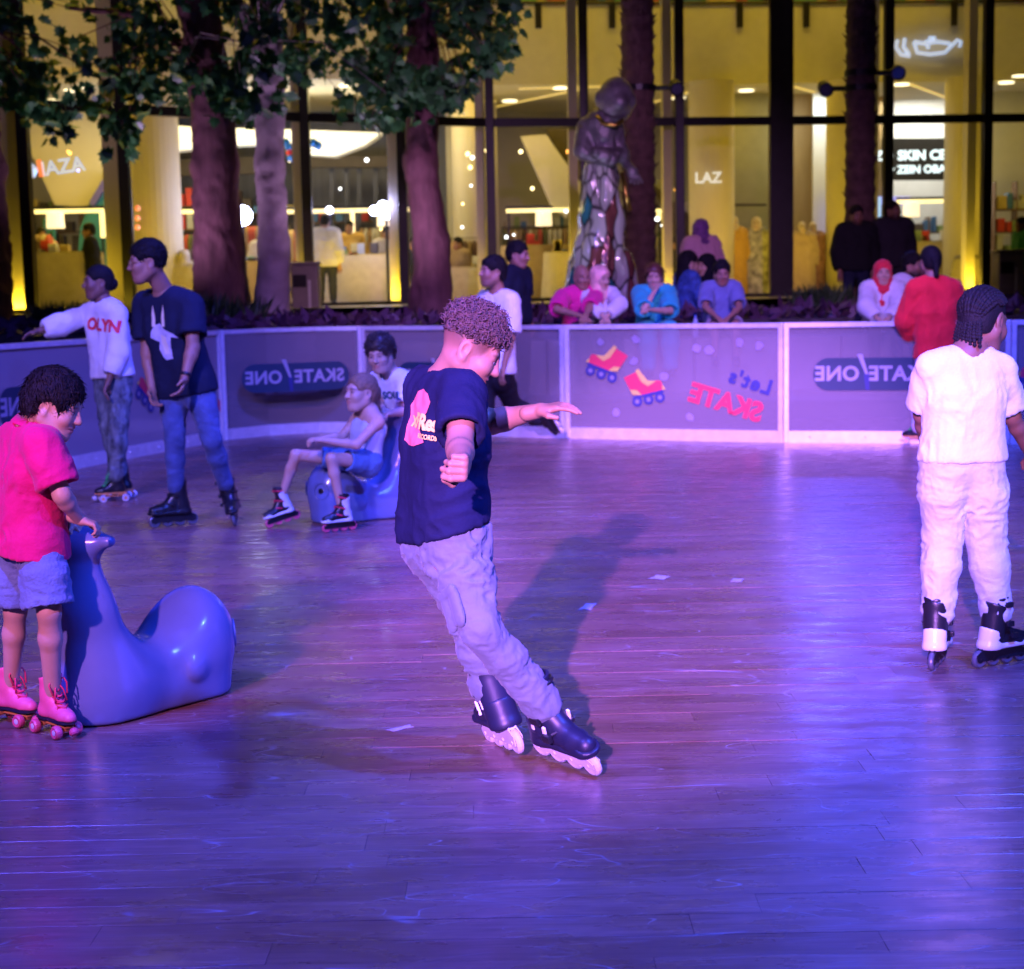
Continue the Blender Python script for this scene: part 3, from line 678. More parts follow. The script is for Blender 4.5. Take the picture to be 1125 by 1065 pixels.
def bones(J, nm=''):
    L = lambda a, b: round(float(np.linalg.norm(V3(J[a])-V3(J[b]))), 2)
    print('BONES', nm, 'sho', L('SL', 'SR'), 'ua', L('SL', 'EL'), L('SR', 'ER'), 'fa', L('EL', 'WL'), L('ER', 'WR'), 'th', L('HL', 'KL'), L('HR', 'KR'), 'sh', L('KL', 'AL'), L('KR', 'AR'), 'tor', round(float(np.linalg.norm((V3(J['HL'])+V3(J['HR']))/2-V3(J['N']))), 2), 'hd', L('H', 'N'))
# ================================================================== the rink floor
def plank_material():
    m = bpy.data.materials.new('rink_planks'); m.use_nodes = True; n = m.node_tree.nodes; L = m.node_tree.links; b = n['Principled BSDF']
    g = n.new('ShaderNodeNewGeometry'); oi = n.new('ShaderNodeObjectInfo')
    ad = n.new('ShaderNodeMath'); ad.operation = 'ADD'; L.new(g.outputs['Random Per Island'], ad.inputs[0]); L.new(oi.outputs['Random'], ad.inputs[1])
    fr = n.new('ShaderNodeMath'); fr.operation = 'FRACT'; L.new(ad.outputs[0], fr.inputs[0])
    def mapping(sc):
        mp = n.new('ShaderNodeMapping'); mp.inputs['Scale'].default_value = sc; L.new(g.outputs['Position'], mp.inputs[0]); return mp.outputs[0]
    def noise(v, s, d=5, r=.55, dist=0.):
        t = n.new('ShaderNodeTexNoise'); t.inputs['Scale'].default_value = s; t.inputs['Detail'].default_value = d; t.inputs['Roughness'].default_value = r; t.inputs['Distortion'].default_value = dist; L.new(v, t.inputs['Vector']); return t.outputs[0]
    def ramp(v, a, c, d, e):
        r = n.new('ShaderNodeMapRange'); r.inputs[1].default_value = a; r.inputs[2].default_value = c; r.inputs[3].default_value = d; r.inputs[4].default_value = e; L.new(v, r.inputs[0]); return r.outputs[0]
    def math_(op, a, b_):
        q = n.new('ShaderNodeMath'); q.operation = op
        for i, x in enumerate((a, b_)):
            if isinstance(x, float): q.inputs[i].default_value = x
            else: L.new(x, q.inputs[i])
        return q.outputs[0]
    cr = n.new('ShaderNodeValToRGB'); e = cr.color_ramp.elements; e[0].color = (.190, .098, .088, 1); e[1].color = (.270, .145, .125, 1)
    L.new(fr.outputs[0], cr.inputs[0])
    grain = noise(mapping((1.2, 26, 1)), 3, 6, .6, .6)
    mx = n.new('ShaderNodeMix'); mx.data_type = 'RGBA'; mx.blend_type = 'MULTIPLY'; mx.inputs[0].default_value = 1; L.new(cr.outputs[0], mx.inputs[6]); L.new(ramp(grain, .3, .7, .62, 1.28), mx.inputs[7])
    # scuffs: several crossing families of thin curved scratches, and red-brown worn stains
    sc = None
    for i, (ang, s1, s2, dist) in enumerate(((.35, .8, 3.2, .2), (-.7, 1.0, 4.6, .2), (1.2, 1.2, 5.0, .3), (.15, 1.4, 7.0, .2), (2.3, 1.6, 8.0, .2), (-.25, 1.1, 6.0, .2))):
        mp = n.new('ShaderNodeMapping'); mp.inputs['Rotation'].default_value = (0, 0, ang); mp.inputs['Scale'].default_value = (s1, s2, 1); mp.inputs['Location'].default_value = (i*7.3, i*3.1, 0); L.new(g.outputs['Position'], mp.inputs[0])
        q = noise(mp.outputs[0], 1.0, 1, .4, dist)
        ln = ramp(math_('ABSOLUTE', math_('SUBTRACT', q, .5), 0.), 0., .0026, 1., 0.)
        msk = ramp(noise(mapping((1, 1, 1)), 2.3+i*.77, 3), .50, .60, 0., 1.)
        v = math_('MULTIPLY', ln, msk); sc = v if sc is None else math_('MAXIMUM', sc, v)
    wear = ramp(noise(mapping((.8, 1.6, 1)), 1.1, 7, .72), .46, .66, 0., 1.)
    m1 = n.new('ShaderNodeMix'); m1.data_type = 'RGBA'; L.new(math_('MULTIPLY', wear, .62), m1.inputs[0]); L.new(mx.outputs[2], m1.inputs[6]); m1.inputs[7].default_value = (.125, .042, .030, 1)
    m2 = n.new('ShaderNodeMix'); m2.data_type = 'RGBA'; L.new(math_('MULTIPLY', sc, .75), m2.inputs[0]); L.new(m1.outputs[2], m2.inputs[6]); m2.inputs[7].default_value = (.42, .38, .40, 1)
    L.new(m2.outputs[2], b.inputs['Base Color'])
    ro = ramp(noise(mapping((2, 5, 1)), 2.2, 5), .3, .7, .20, .40); L.new(math_('ADD', ro, math_('MULTIPLY', sc, .25)), b.inputs['Roughness'])
    bp = n.new('ShaderNodeBump'); bp.inputs['Strength'].default_value = .045; bp.inputs['Distance'].default_value = .004
    L.new(math_('ADD', noise(mapping((3, 9, 1)), 3.0, 4), math_('MULTIPLY', grain, .35)), bp.inputs['Height']); L.new(bp.outputs[0], b.inputs['Normal'])
    b.inputs['Specular IOR Level'].default_value = .55
    return m
PLK = plank_material()
slab = mk('rink_floor', [(-14, -8, -.03), (14, -8, -.03), (14, 19, -.03), (-14, 19, -.03)], [(0, 1, 2, 3)], mat('rink_slab', (.05, .03, .03), .8), kind='structure')
PW, PL_ = .128, 1.45
def plank_vf():
    a, b, t = PL_/2-.0004, PW/2-.0004, .0004
    V = [(-a, -b, -.026), (a, -b, -.026), (a, b, -.026), (-a, b, -.026), (-a, -b, -t), (a, -b, -t), (a, b, -t), (-a, b, -t), (-a+t, -b+t, 0), (a-t, -b+t, 0), (a-t, b-t, 0), (-a+t, b-t, 0)]
    F = [(0, 1, 5, 4), (1, 2, 6, 5), (2, 3, 7, 6), (3, 0, 4, 7), (4, 5, 9, 8), (5, 6, 10, 9), (6, 7, 11, 10), (7, 4, 8, 11), (8, 9, 10, 11)]
    return V, F
pv, pf = plank_vf(); pm = mk_mesh('plank', pv, pf) if 'mk_mesh' in globals() else None
def barrier_y(x): return 19.0
rest = MB(); cnt = 0; rows = int((18.6+5)/PW)
for r in range(rows):
    y = -5+r*PW; off = random.random()*PL_
    for c in range(-9, 10):
        x = c*PL_+off-PL_/2
        if abs(x) > 12: continue
        dz = random.uniform(-.0008, .0008)
        if 3.3 < y < 10.5 and abs(x) < .335*y+.55 and cnt < 300:
            o = bpy.data.objects.new('plank', pm); COL.objects.link(o); o.parent = slab; o.location = (x, y, dz); cnt += 1
        else: rest.add([(vx+x, vy+y, vz+dz) for vx, vy, vz in pv], pf)
pm.materials.append(PLK)
rest.build('planks', PLK, slab, kind='stuff')
print('PLANKS', cnt)
# bits of worn tape stuck on the boards
tape = mat('tape_white', (.45, .42, .46), .6, var=.25, vscale=40)
for i, (px, py, sx, sy, a, lb) in enumerate(((725, 635, .085, .11, .5, 'torn white tape scrap on the floor, leftmost of the far pair'), (810, 638, .06, .09, .3, 'small white tape scrap on the floor, rightmost of all'), (646, 667, .055, .16, .25, 'narrow white tape scrap lying in the skater shadow edge'), (440, 801, .035, .10, .9, 'thin white tape scrap left of the turning skater'))):
    p = G(px, py); V = []; rr = random.Random(i)
    ring = [(-.5, -.5), (-.1, -.42), (.5, -.5), (.42, .1), (.5, .5), (.05, .44), (-.5, .5), (-.4, 0)]
    for z in (.0015, .003): V += [(x*sx*(1+rr.uniform(-.12, .12)), y*sy*(1+rr.uniform(-.12, .12)), z) for x, y in ring]
    Ft = [tuple(range(7, -1, -1)), tuple(range(8, 16))]+[(k, (k+1) % 8, 8+(k+1) % 8, 8+k) for k in range(8)]
    o = mk('tape_scrap', V, Ft, tape, label=lb, cat='tape', group='tape scraps on the rink floor'); o.location = p; o.rotation_euler.z = -a
# ================================================================== the barrier
BH = 1.155
acry = glassmat('barrier_acrylic', (.27, .235, .25), .46, .08)
galv = mat('barrier_alu', (.66, .66, .70), .34, metal=.35, var=.12, vscale=14, bump=.05); bluepr = mat('print_logo_blue', (.008, .035, .07), .6, var=.1); logow = mat('print_logo_grey', (.33, .33, .40), .6, var=.1)
redp = mat('print_skate_red', (.62, .03, .07), .6, var=.08); yelp = mat('print_skate_yellow', (.62, .46, .10), .6, var=.08); navp = mat('print_skate_navy', (.02, .03, .16), .6, var=.08); greyp = mat('print_doodle', (.22, .20, .27), .6)
def flatpr(name, shape, m, parent, y, sx=1., ox=0., oz=0., rot=0.):
    V, F = shape; c, s_ = math.cos(rot), math.sin(rot); P = [(sx*(x*c-z*s_)+ox, y, (x*s_+z*c)+oz) for x, z in V]; return mk(name, P, F, m, parent)
def rrect(w_, h, r, n=6):
    P = []
    for cx, cz, a0 in ((w_/2-r, h/2-r, 0), (-w_/2+r, h/2-r, PI/2), (-w_/2+r, -h/2+r, PI), (w_/2-r, -h/2+r, 1.5*PI)):
        P += [(cx+r*math.cos(a0+PI/2*i/n), cz+r*math.sin(a0+PI/2*i/n)) for i in range(n+1)]
    return P
def circ(r, cx=0, cz=0, n=20): return [(cx+r*math.cos(2*PI*i/n), cz+r*math.sin(2*PI*i/n)) for i in range(n)]
def logo(par, W_, cx, cz, w_=1.12, h=.30, yo=-.012):
    pl = flatpr('logo_plate', poly2d(rrect(w_, h, h*.46)), bluepr, par, yo, 1, cx, cz)
    flatpr('logo_word', text2d('SKATE', h*.62, .006, spacing=1.05), logow, pl, yo-.003, -1, cx+w_*.22, cz); flatpr('logo_word', text2d('ONE', h*.62, .006, spacing=1.05), logow, pl, yo-.003, -1, cx-w_*.30, cz)
    flatpr('logo_slash', poly2d([(-.05, .19), (.0, .19), (.055, .0), (.03, .0)]), logow, pl, yo-.0045, 1, cx-w_*.09, cz)
    flatpr('logo_slash', poly2d([(-.02, .0), (.03, .0), (.035, -.15), (.0, -.15)]), navp, pl, yo-.0045, 1, cx-w_*.06, cz)
def skate_graphic(par, cx, cz, k, rot, flip=1, yo=-.012):
    tr = lambda P: [(x*k*flip, z*k) for x, z in P]
    g = flatpr('skate_print', poly2d(tr([(-.30, .02), (-.28, .12), (-.18, .14), (-.05, .08), (.03, .16), (.10, .34), (.34, .28), (.24, -.02), (.10, -.06), (-.28, -.04)])), redp, par, yo, 1, cx, cz, rot)
    for P, m in (([(-.20, .13), (-.06, .16), (.02, .30), (.06, .38), (.12, .36), (.05, .16), (-.05, .07)], yelp), ([(.08, -.06), (.24, -.02), (.27, .06), (.16, .04)], yelp), ([(-.34, -.03), (-.30, .05), (-.28, -.03)], yelp), ([(-.30, -.03), (.24, -.06), (.24, -.10), (-.30, -.08)], navp)):
        flatpr('skate_print', poly2d(tr(P)), m, g, yo-.003, 1, cx, cz, rot)
    for x in (-.22, -.02, .18):
        flatpr('skate_print', poly2d(tr(circ(.085, x, -.15))), navp, g, yo-.004, 1, cx, cz, rot); flatpr('skate_print', poly2d(tr(circ(.038, x, -.15))), greyp, g, yo-.006, 1, cx, cz, rot)
def barrier(pts, label, pr=None):
    pts = [Vector((p.x, p.y, 0)) for p in pts]; o0 = pts[0]; dx = (pts[-1]-o0).normalized(); a = math.atan2(dx.y, dx.x)
    root = empty('barrier_panel', o0, label, 'barrier', 'panels of the rink barrier', rz=a); inv = Matrix.Rotation(-a, 3, 'Z'); L = [inv @ (p-o0) for p in pts]; W_ = L[-1].x
    def strip(name, z0, z1, y0, y1, m, e=0.0):
        V = []; F = []
        for i, p in enumerate(L):
            x = p.x+(e if i == 0 else -e if i == len(L)-1 else 0); V += [(x, p.y+y0, z0), (x, p.y+y0, z1), (x, p.y+y1, z1), (x, p.y+y1, z0)]
        for i in range(len(L)-1):
            for k in range(4): F.append((4*i+k, 4*i+(k+1) % 4, 4*i+4+(k+1) % 4, 4*i+4+k))
        F += [(3, 2, 1, 0), tuple(4*(len(L)-1)+k for k in range(4))]; return mk(name, V, F, m, root)
    strip('acrylic_sheet', .10, BH-.03, -.003, .005, acry, .03); strip('top_rail', BH-.045, BH, -.025, .03, galv, .002); strip('kick_rail', .0, .115, -.022, .03, galv, .002)
    for i in (0, len(L)-1):
        p = L[i]; s_ = 1 if i == 0 else -1; mb = MB(); mb.box((min(p.x+s_*.004, p.x+s_*.05), p.y-.03, .0), (max(p.x+s_*.004, p.x+s_*.05), p.y+.035, BH-.001), None, .004); po = mb.build('post', galv, root)
        mb = MB()
        for z in (.2, .45, .7, .95): mb.sphere((p.x+s_*.027, p.y-.032, z), .009, 8)
        mb.build('bolts', galv, po)
    for t in (.12, .37, .63, .88):
        mb = MB(); q = t*W_; mb.sphere((q, L[0].y-.026, .06), .010, 8)
        if len(L) == 2: mb.build('bolt', galv, root)
    if pr: pr(root, W_)
    return root
def uvp(px, py, x0, x1, yb, yt, W_): return (px-x0)/(x1-x0)*W_, (yb-py)/(yb-yt)*BH
B = dict(a=G(-90, 549), b=G(125, 507), c=G(245, 484), m1=G(296, 478.5), m2=G(350, 475.5), d=G(400, 475), e=G(622, 482), f=G(861, 486.5), g=G(1109, 488), h=G(1360, 490))
barrier([B['a'], B['b']], 'barrier panel with blue logo at the left edge behind the small boy', lambda r, W_: logo(r, W_, W_*.60, .62, 1.2, .34))
def pr_b(r, W_):
    skate_graphic(r, W_*.30, .60, .62, -.6); skate_graphic(r, W_*.55, .42, .62, .2, -1); flatpr('lettering', text2d('SKATE', .16, .008), redp, r, -.012, -1, W_*.90, .40, .25)
barrier([B['b'], B['c']], 'barrier panel with roller skate print behind the man in navy', pr_b)
barrier([B['c'], B['m1'], B['m2'], B['d']], 'curved corner barrier panel with blue logo behind the seated girl', lambda r, W_: logo(r, W_, W_*.50, .64, 1.18, .30, -.115))
barrier([B['d'], B['e']], 'barrier panel behind the turning skater and the young man in white', lambda r, W_: logo(r, W_, W_*.42, .62, 1.15, .30))
def pr_e(r, W_):
    u = lambda px, py: uvp(px, py, 625, 860, 486, 355, W_)
    x, z = u(670, 402); skate_graphic(r, x, z, .60, -.30); x, z = u(715, 430); skate_graphic(r, x, z, .60, .18, -1)
    x, z = u(800, 443); flatpr('lettering', text2d('SKATE', .26, .011), redp, r, -.012, -1, x, z, .28)
    x, z = u(826, 420); flatpr('lettering', text2d("Let's", .20, .008, spacing=1.15), navp, r, -.012, -1, x, z, .30)
    rr = random.Random(3)
    for px, py in ((665, 375), (704, 372), (770, 383), (783, 384), (702, 397), (683, 455), (735, 414), (762, 460), (835, 380), (815, 376)):
        x, z = u(px, py); flatpr('doodle', poly2d([(.05*math.cos(a)*(.6+.5*rr.random()), .05*math.sin(a)*(.6+.5*rr.random())) for a in np.linspace(0, 5.5, 7)]), greyp, r, -.012, 1, x, z, rr.random())
barrier([B['e'], B['f']], "barrier panel printed with two red roller skates and Let's SKATE", pr_e)
barrier([B['f'], B['g']], 'barrier panel with blue logo beside the person in red', lambda r, W_: logo(r, W_, uvp(962, 412, 863, 1109, 486, 356, W_)[0], .66, 1.12, .31))
barrier([B['g'], B['h']], 'barrier panel at the right edge behind the braided girl', lambda r, W_: skate_graphic(r, .25, .6, .6, -.3))
# ================================================================== whale skating aids
whale_pl = mat('whale_plastic', (.13, .17, .34), .24, var=.06, bump=.03, bscale=30, coat=.2)
def whale(name_label, x, y, rz, sc=1.):
    F = Field(.011)
    F.ell((.19, 0, .215), (.20, .185, .215)); F.cap((.18, 0, .12), (-.20, 0, .13), .155, .155, .08); F.cap((.2, 0, .03), (-.24, 0, .03), .165, .155, .04)
    F.cap((-.20, 0, .14), (-.265, 0, .42), .16, .125, .12, ((1, 0, 0), .92)); F.cap((-.265, 0, .42), (-.30, 0, .62), .125, .095, .06, ((1, 0, 0), .75))
    F.cap((-.275, -.16, .675), (-.275, .16, .675), .030, .030, .09, ((0, 0, 1), .8)); F.cap((-.29, -.05, .66), (-.29, .05, .66), .05, .05, .08, ((0, 0, 1), .7))
    F.ell((.0, 0, .60), (.20, .5, .30), None, .10, 's')
    for sg in (-1, 1): F.ell((.10, sg*.175, .14), (.05, .02, .05), None, .012)
    F.cut((0, 0, -1), (0, 0, 0.004)); V, Q = F.build(); V = relax(V, Q, 3, .5)
    o = mk('whale_skating_aid', V*sc, Q, whale_pl, smooth=True, label=name_label, cat='skating aid', group='plastic whale skating aids')
    o.location = (x, y, 0); o.rotation_euler.z = rz
    ring = mat('whale_eye_ring', (.12, .16, .32), .3); pup = mat('whale_pupil', (.01, .01, .015), .15)
    for sg in (-1, 1):
        c = Vector((.350, sg*.105, .225))*sc; n = Vector((.78, sg*.62, .05)).normalized(); u = n.orthogonal().normalized(); v = n.cross(u)
        mb = MB(); mb.tube([c+(u*math.cos(a)+v*math.sin(a))*.052*sc for a in np.linspace(0, 2*PI, 21)], .005*sc, 6); e = mk('eye', mb.V, mb.F, ring, o, smooth=True)
        mb = MB(); mb.sphere((0, 0, 0), .030*sc, 12, Matrix.Translation(c-n*.008*sc) @ n.to_track_quat('Z', 'Y').to_matrix().to_4x4() @ Matrix.Diagonal((1, 1, .5, 1))); mk('pupil', mb.V, mb.F, pup, e, smooth=True)
    mb = MB(); mb.tube([Vector((.188+.2*math.sqrt(max(0, 1-(yy/.185)**2-((.13+.04*(yy/.1)**2-.215)/.215)**2)), yy, .13+.04*(yy/.1)**2)) for yy in np.linspace(-.10, .10, 9)], .005, 6); mk('mouth', [(v[0]*sc, v[1]*sc, v[2]*sc) for v in mb.V], mb.F, ring, o, smooth=True)
    return o
whale('blue grey plastic whale skating aid held by the small boy in pink', -1.40, 6.10, rad(52))
p = G(392, 574); whale('blue grey plastic whale skating aid with the girl sitting on it', p.x+.02, p.y+.18, rad(212), 1.0)

# ================================================================== terraces, ledge and planting
stone = mat('terrace_stone', (.20, .18, .17), .7, var=.2, bump=.2, bscale=30); soil = mat('planter_soil', (.05, .035, .03), .9, var=.4, bump=.4)
def block(name, x0, x1, y0, y1, z0, z1, m, **kw): mb = MB(); mb.box((x0, y0, z0), (x1, y1, z1), None, .02); return mb.build(name, m, **kw)
mk('ground', [(-150, -150, -.06), (150, -150, -.06), (150, 250, -.06), (-150, 250, -.06)], [(0, 1, 2, 3)], mat('paving_dark', (.06, .055, .06), .8, var=.2), kind='structure')
# outside walk behind the barrier (raised) and mall terrace follow the barrier
mk('walkway', [(-16, 15.2, .35), (-5.2, 14.2, .35), (-3.05, 17.45, .35), (-1.5, 18.2, .35), (.6, 17.0, .35), (7.5, 15.6, .35), (20, 15.6, .35), (20, 21, .35), (-16, 21, .35)], [tuple(range(9))], stone, kind='structure')
for i in range(7):
    x0 = -1.2+i*1.62; lb = ('empty stone ledge left of the man in magenta', 'stone ledge the man in magenta sits on', 'stone ledge the woman in teal sits on', 'stone ledge the boy in grey blue sits on', 'stone ledge right of the boy in grey blue, in front of the thick mullion', 'stone ledge the woman in red headscarf sits on', 'stone ledge at the right edge behind the person in red')[i]
    block('stone_ledge', x0, x0+1.60, 18.05, 18.75, .35, .95, stone, label=lb, cat='ledge', group='stone ledges along the planter')
pl = block('planter', -15, 19, 18.9, 21.1, .2, 1.12, soil, label='long raised planter bed of dark ground cover between barrier and mall', cat='planter')
mk('terrace', [(-18, 21.1, 1.1), (20, 21.1, 1.1), (20, 40, 1.1), (-18, 40, 1.1)], [(0, 1, 2, 3)], stone, kind='structure')
leafp = mat('leaf_purple_cover', (.075, .030, .060), .55, var=.5, vscale=3); leafg = mat('leaf_hedge', (.035, .075, .025), .5, var=.5, vscale=4)
def scatter_leaves(n, box, size, seed, up=.6):
    r = np.random.default_rng(seed); mb = MB(); lo, hi = V3(box[0]), V3(box[1])
    for _ in range(n):
        p = lo+(hi-lo)*r.random(3); d = unit(V3((r.normal(), r.normal(), up+r.normal()*.5))); u = unit(np.cross(d, r.normal(0, 1, 3))); L = size*(.6+.8*r.random())
        mb.add([p-d*L*.2, p+u*L*.3+d*L*.35, p+d*L, p-u*L*.3+d*L*.35], [(0, 1, 2, 3)])
    return mb
scatter_leaves(5200, ((-12, 18.85, 1.05), (12, 21, 1.22)), .15, 5).build('ground_cover', leafp, None, kind='stuff', label='dark purplish ground cover plants filling the planter', cat='plants')
for i, (px, Y, wd, hg, lb) in enumerate(((70, 20.6, .8, .38, 'small dark shrub at the far left of the planter'), (235, 20.4, 1.2, .45, 'green grassy shrub at the foot of the thick tree'), (905, 21.3, .75, .42, 'low dark shrub left of the man in black jacket'))):
    p = at(px, 322, Y); e = empty('shrub', (p.x, Y, 1.1), lb, 'shrub', 'shrubs in the planter'); r = np.random.default_rng(i); mb = MB()
    for _ in range(420):
        a = r.random()*6.28; q = V3((math.cos(a)*r.random()*wd*.5, math.sin(a)*r.random()*wd*.3, 0)); t = unit(V3((q[0]*.8+r.normal()*.25, r.normal()*.25, 1))); L = hg*(.5+.6*r.random()); b = unit(np.cross(t, r.normal(0, 1, 3)))*.022
        mb.add([q-b, q+b, q+t*L*.6+b*.8, q+t*L, q+t*L*.6-b*.8], [(0, 1, 2, 3, 4)])
    mb.build('foliage', leafg, e)
# ================================================================== trees
bark = mat('bark_dark', (.15, .065, .075), .85, var=.35, vscale=5, bump=.6, bscale=14, stretch=(2, 2, .6)); bark_p = mat('bark_pale', (.34, .28, .28), .75, var=.3, vscale=4, bump=.35, bscale=10); bark_palm = mat('bark_palm', (.085, .045, .042), .9, var=.4, vscale=9, bump=.7, bscale=20)
leafm = mat('leaf_broad', (.040, .17, .045), .42, var=.45, vscale=2.5)
LOBE = [(0, -.05), (.12, .02), (.34, -.02), (.30, .16), (.46, .34), (.26, .40), (.24, .62), (.10, .60), (0, .86), (-.10, .60), (-.24, .62), (-.26, .40), (-.46, .34), (-.30, .16), (-.34, -.02), (-.12, .02)]
def add_leaf(mb, p, d, nrm, L):
    d = unit(d); s_ = unit(np.cross(d, nrm)); n_ = np.cross(s_, d); mb.add([p+s_*x*L+d*z*L+n_*(-.25*abs(x)*L-.12*z*z*L) for x, z in LOBE]+[p+d*.3*L], [(i, (i+1) % 16, 16) for i in range(16)])
LOWB = [(-80, 95), (0, 105), (55, 150), (70, 160), (100, 118), (130, 160), (150, 150), (165, 112), (240, 132), (290, 112), (380, 118), (420, 135), (470, 118), (505, 112), (535, 96), (562, 40), (575, 5)]
def lowb(px): return float(np.interp(px, [a for a, _ in LOWB], [b for _, b in LOWB]))
def tree(label, px, wpx, ybase, Y, barkm, reach, nl, seed, lean=0., dens=1.):
    r = np.random.default_rng(seed); b = at(px, ybase, Y); b = V3((b.x, Y, 1.08)); rr = wpx/2/FPX*Y
    root = empty('tree', b, label, 'tree', 'trees in front of the mall'); top = V3((b[0]+lean, Y, 9.5))
    F = Field(.04); prev = b.copy()
    for i in range(1, 9):
        t = i/8; q = lerp(b, top, t)+V3((r.normal()*.05, r.normal()*.05, 0)); F.cap(prev, q, rr*(1.15-.55*(i-1)/8)*(1.25 if i == 1 else 1), rr*(1.15-.55*t), .1); prev = q
    limbs = []
    for i in range(9):
        z = 4.6+i*.5; a = lerp(b, top, (z-1.1)/8.4); an = r.random()*6.28; e = a+V3((math.cos(an)*reach*(.5+.5*r.random()), math.sin(an)*.8, .5+.8*r.random())); m_ = lerp(a, e, .5)+V3((0, 0, .25)); F.cap(a, m_, .075, .05, .08); F.cap(m_, e, .05, .025, .03); limbs += [(a, m_), (m_, e)]
    V, Q = F.build(); V = wrinkle(V, Q, .035, 3.0, seed); mk('trunk', V, Q, barkm, root, loc=b, smooth=True)
    mb = MB(); tw = MB(); c = 0; x0, x1 = px-reach*FPX/Y, px+reach*FPX/Y; tries = 0
    while c < nl and tries < nl*30:
        tries += 1; u = r.normal(px, reach*FPX/Y*.5); lb = lowb(u)
        if u > 572: continue
        v = lb-abs(r.normal(0, 1))*78 if r.random() < .62 else lb-r.random()*460
        # gaps in the crown
        if vnoise(np.array([[u/42., v/30., 3.3]]), 4)[0] > (.16 if v > 40 else .38): continue
        yy = Y+r.normal()*.75-.2; p = V3(at(u, v, yy)); k = r.integers(3, 7); ce = p
        j = min(limbs, key=lambda q: np.linalg.norm(q[1]-ce)); tw.tube([tuple(lerp(j[0], j[1], r.random())), tuple(lerp(j[1], ce, .6)+V3((0, 0, .08))), tuple(ce)], [.012, .008, .004], 4, False) if r.random() < .35 else None
        for _ in range(k):
            q = ce+r.normal(0, .10, 3); add_leaf(mb, q, V3((r.normal()*.7, r.normal()*.5, -.55+r.normal()*.4)), V3((r.normal(), -1+r.normal()*.7, .5+r.normal()*.5)), .13+.13*r.random()); c += 1
    mb.build('crown', leafm, root, loc=b); tw.build('twigs', barkm, root, loc=b)
tree('dark tree trunk cut by the left edge of the picture', -8, 32, 330, 21.6, bark, 1.6, 900, 11)
tree('thick dark barked tree left of the pale slim tree', 244, 47, 330, 22.0, bark, 1.9, 1500, 12, -.25)
tree('slim tree with smooth pale bark', 298, 29, 336, 21.4, bark_p, 1.3, 700, 13)
tree('dark barked tree standing in the centre left behind the curly haired teenager', 473, 34, 335, 22.2, bark, 1.45, 1250, 14)
def palm(label, px, wpx, Y, ybase):
    b = at(px, ybase, Y); b = V3((b.x, Y, 1.08)); root = empty('palm_tree', b, label, 'palm tree', 'palms in front of the mall'); rr = wpx/2/FPX*Y; r = np.random.default_rng(int(px)); mb = MB()
    H_ = 9.0; n = 90; pts = [(0, 0, H_*i/n) for i in range(n+1)]; mb.tube(pts, [rr*(1+.10*(i % 2)-.1*i/n) for i in range(n+1)], 18)
    for i in range(260):
        z = r.random()*H_; a = r.random()*6.28; d = V3((math.cos(a), math.sin(a), 0)); s_ = V3((-d[1], d[0], 0)); q = d*rr*.96+V3((0, 0, z)); L = .035+.05*r.random()
        mb.add([q-s_*.05, q+s_*.05, q+d*L+V3((0, 0, .05)), q+V3((0, 0, -.06))+s_*.02], [(0, 1, 2), (0, 2, 3), (1, 3, 2)])
    mb.build('trunk', bark_palm, root)
    mb = MB()
    for i in range(26):
        a = 2*PI*i/26+.1; el = rad(-20+70*((i*7) % 26)/26); L = 3.2
        for j in range(14):
            t = (j+1)/14; c = V3((math.cos(a), math.sin(a), 0))*L*t*math.cos(el)+V3((0, 0, H_+L*t*math.sin(el)-1.6*t*t)); s_ = V3((-math.sin(a), math.cos(a), 0)); fw = V3((math.cos(a), math.sin(a), -.3))
            for sg in (-1, 1): mb.add([c-fw*.03, c+fw*.03, c+s_*sg*.55*(1-.5*t)+fw*.3+V3((0, 0, -.15))], [(0, 1, 2)])
    mb.build('crown', leafm, root)
    return b, rr
housing = mat('lamp_housing', (.015, .015, .02), .4, metal=.5)
pb1, pr1 = palm('rough brown palm trunk right of the statue', 703, 35, 23.2, 335); pb2, pr2 = palm('rough brown palm trunk behind the man in black jacket', 944, 31, 22.9, 330)
def palm_lamp(label, b, rr, z, side, aim, col, watts):
    root = empty('spotlight', (b[0], b[1], z), label, 'spotlight', 'floodlights clamped to the palms'); mb = MB(); mb.tube([(0, 0, -.04), (0, 0, .04)], rr*1.14, 20); mb.build('clamp', housing, root)
    p = Vector((side*(rr+.30), -.05, 0)); mb = MB(); mb.tube([(side*rr, 0, 0), tuple(p)], .035, 8); mb.build('arm', housing, root)
    d = (Vector(aim)-(Vector((b[0], b[1], z))+p)).normalized(); M = Matrix.Translation(p) @ d.to_track_quat('Z', 'Y').to_matrix().to_4x4(); mb = MB(); mb.lathe([(.05, -.16), (.085, -.13), (.095, .08), (.10, .12), (.088, .12), (.08, .10)], 18, M); mb.build('housing', housing, root, smooth=False)
    mb = MB(); mb.lathe([(.078, .105), (.078, .108)], 18, M); mb.build('lens', mat('lens_glass', (.05, .05, .08), .1), root)
    if watts: spot('palm_spot', Vector((b[0], b[1], z))+p+d*.2, aim, col, watts, 60, .6, .08)
palm_lamp('black spotlight clamped to the palm right of the statue', pb1, pr1, V3(at(720, 97, 23.2))[2], 1, (3, 12, 0), (.35, .25, 1), 0)
palm_lamp('black spotlight on the left of the right hand palm', pb2, pr2, V3(at(950, 97, 22.9))[2], -1, (4.2, 10, 0), (.05, .07, 1), 330)
palm_lamp('black spotlight on the right of the right hand palm', pb2, pr2, V3(at(950, 93, 22.9))[2]+.15, 1, (3.0, 6, 0), (.06, .06, 1), 200)
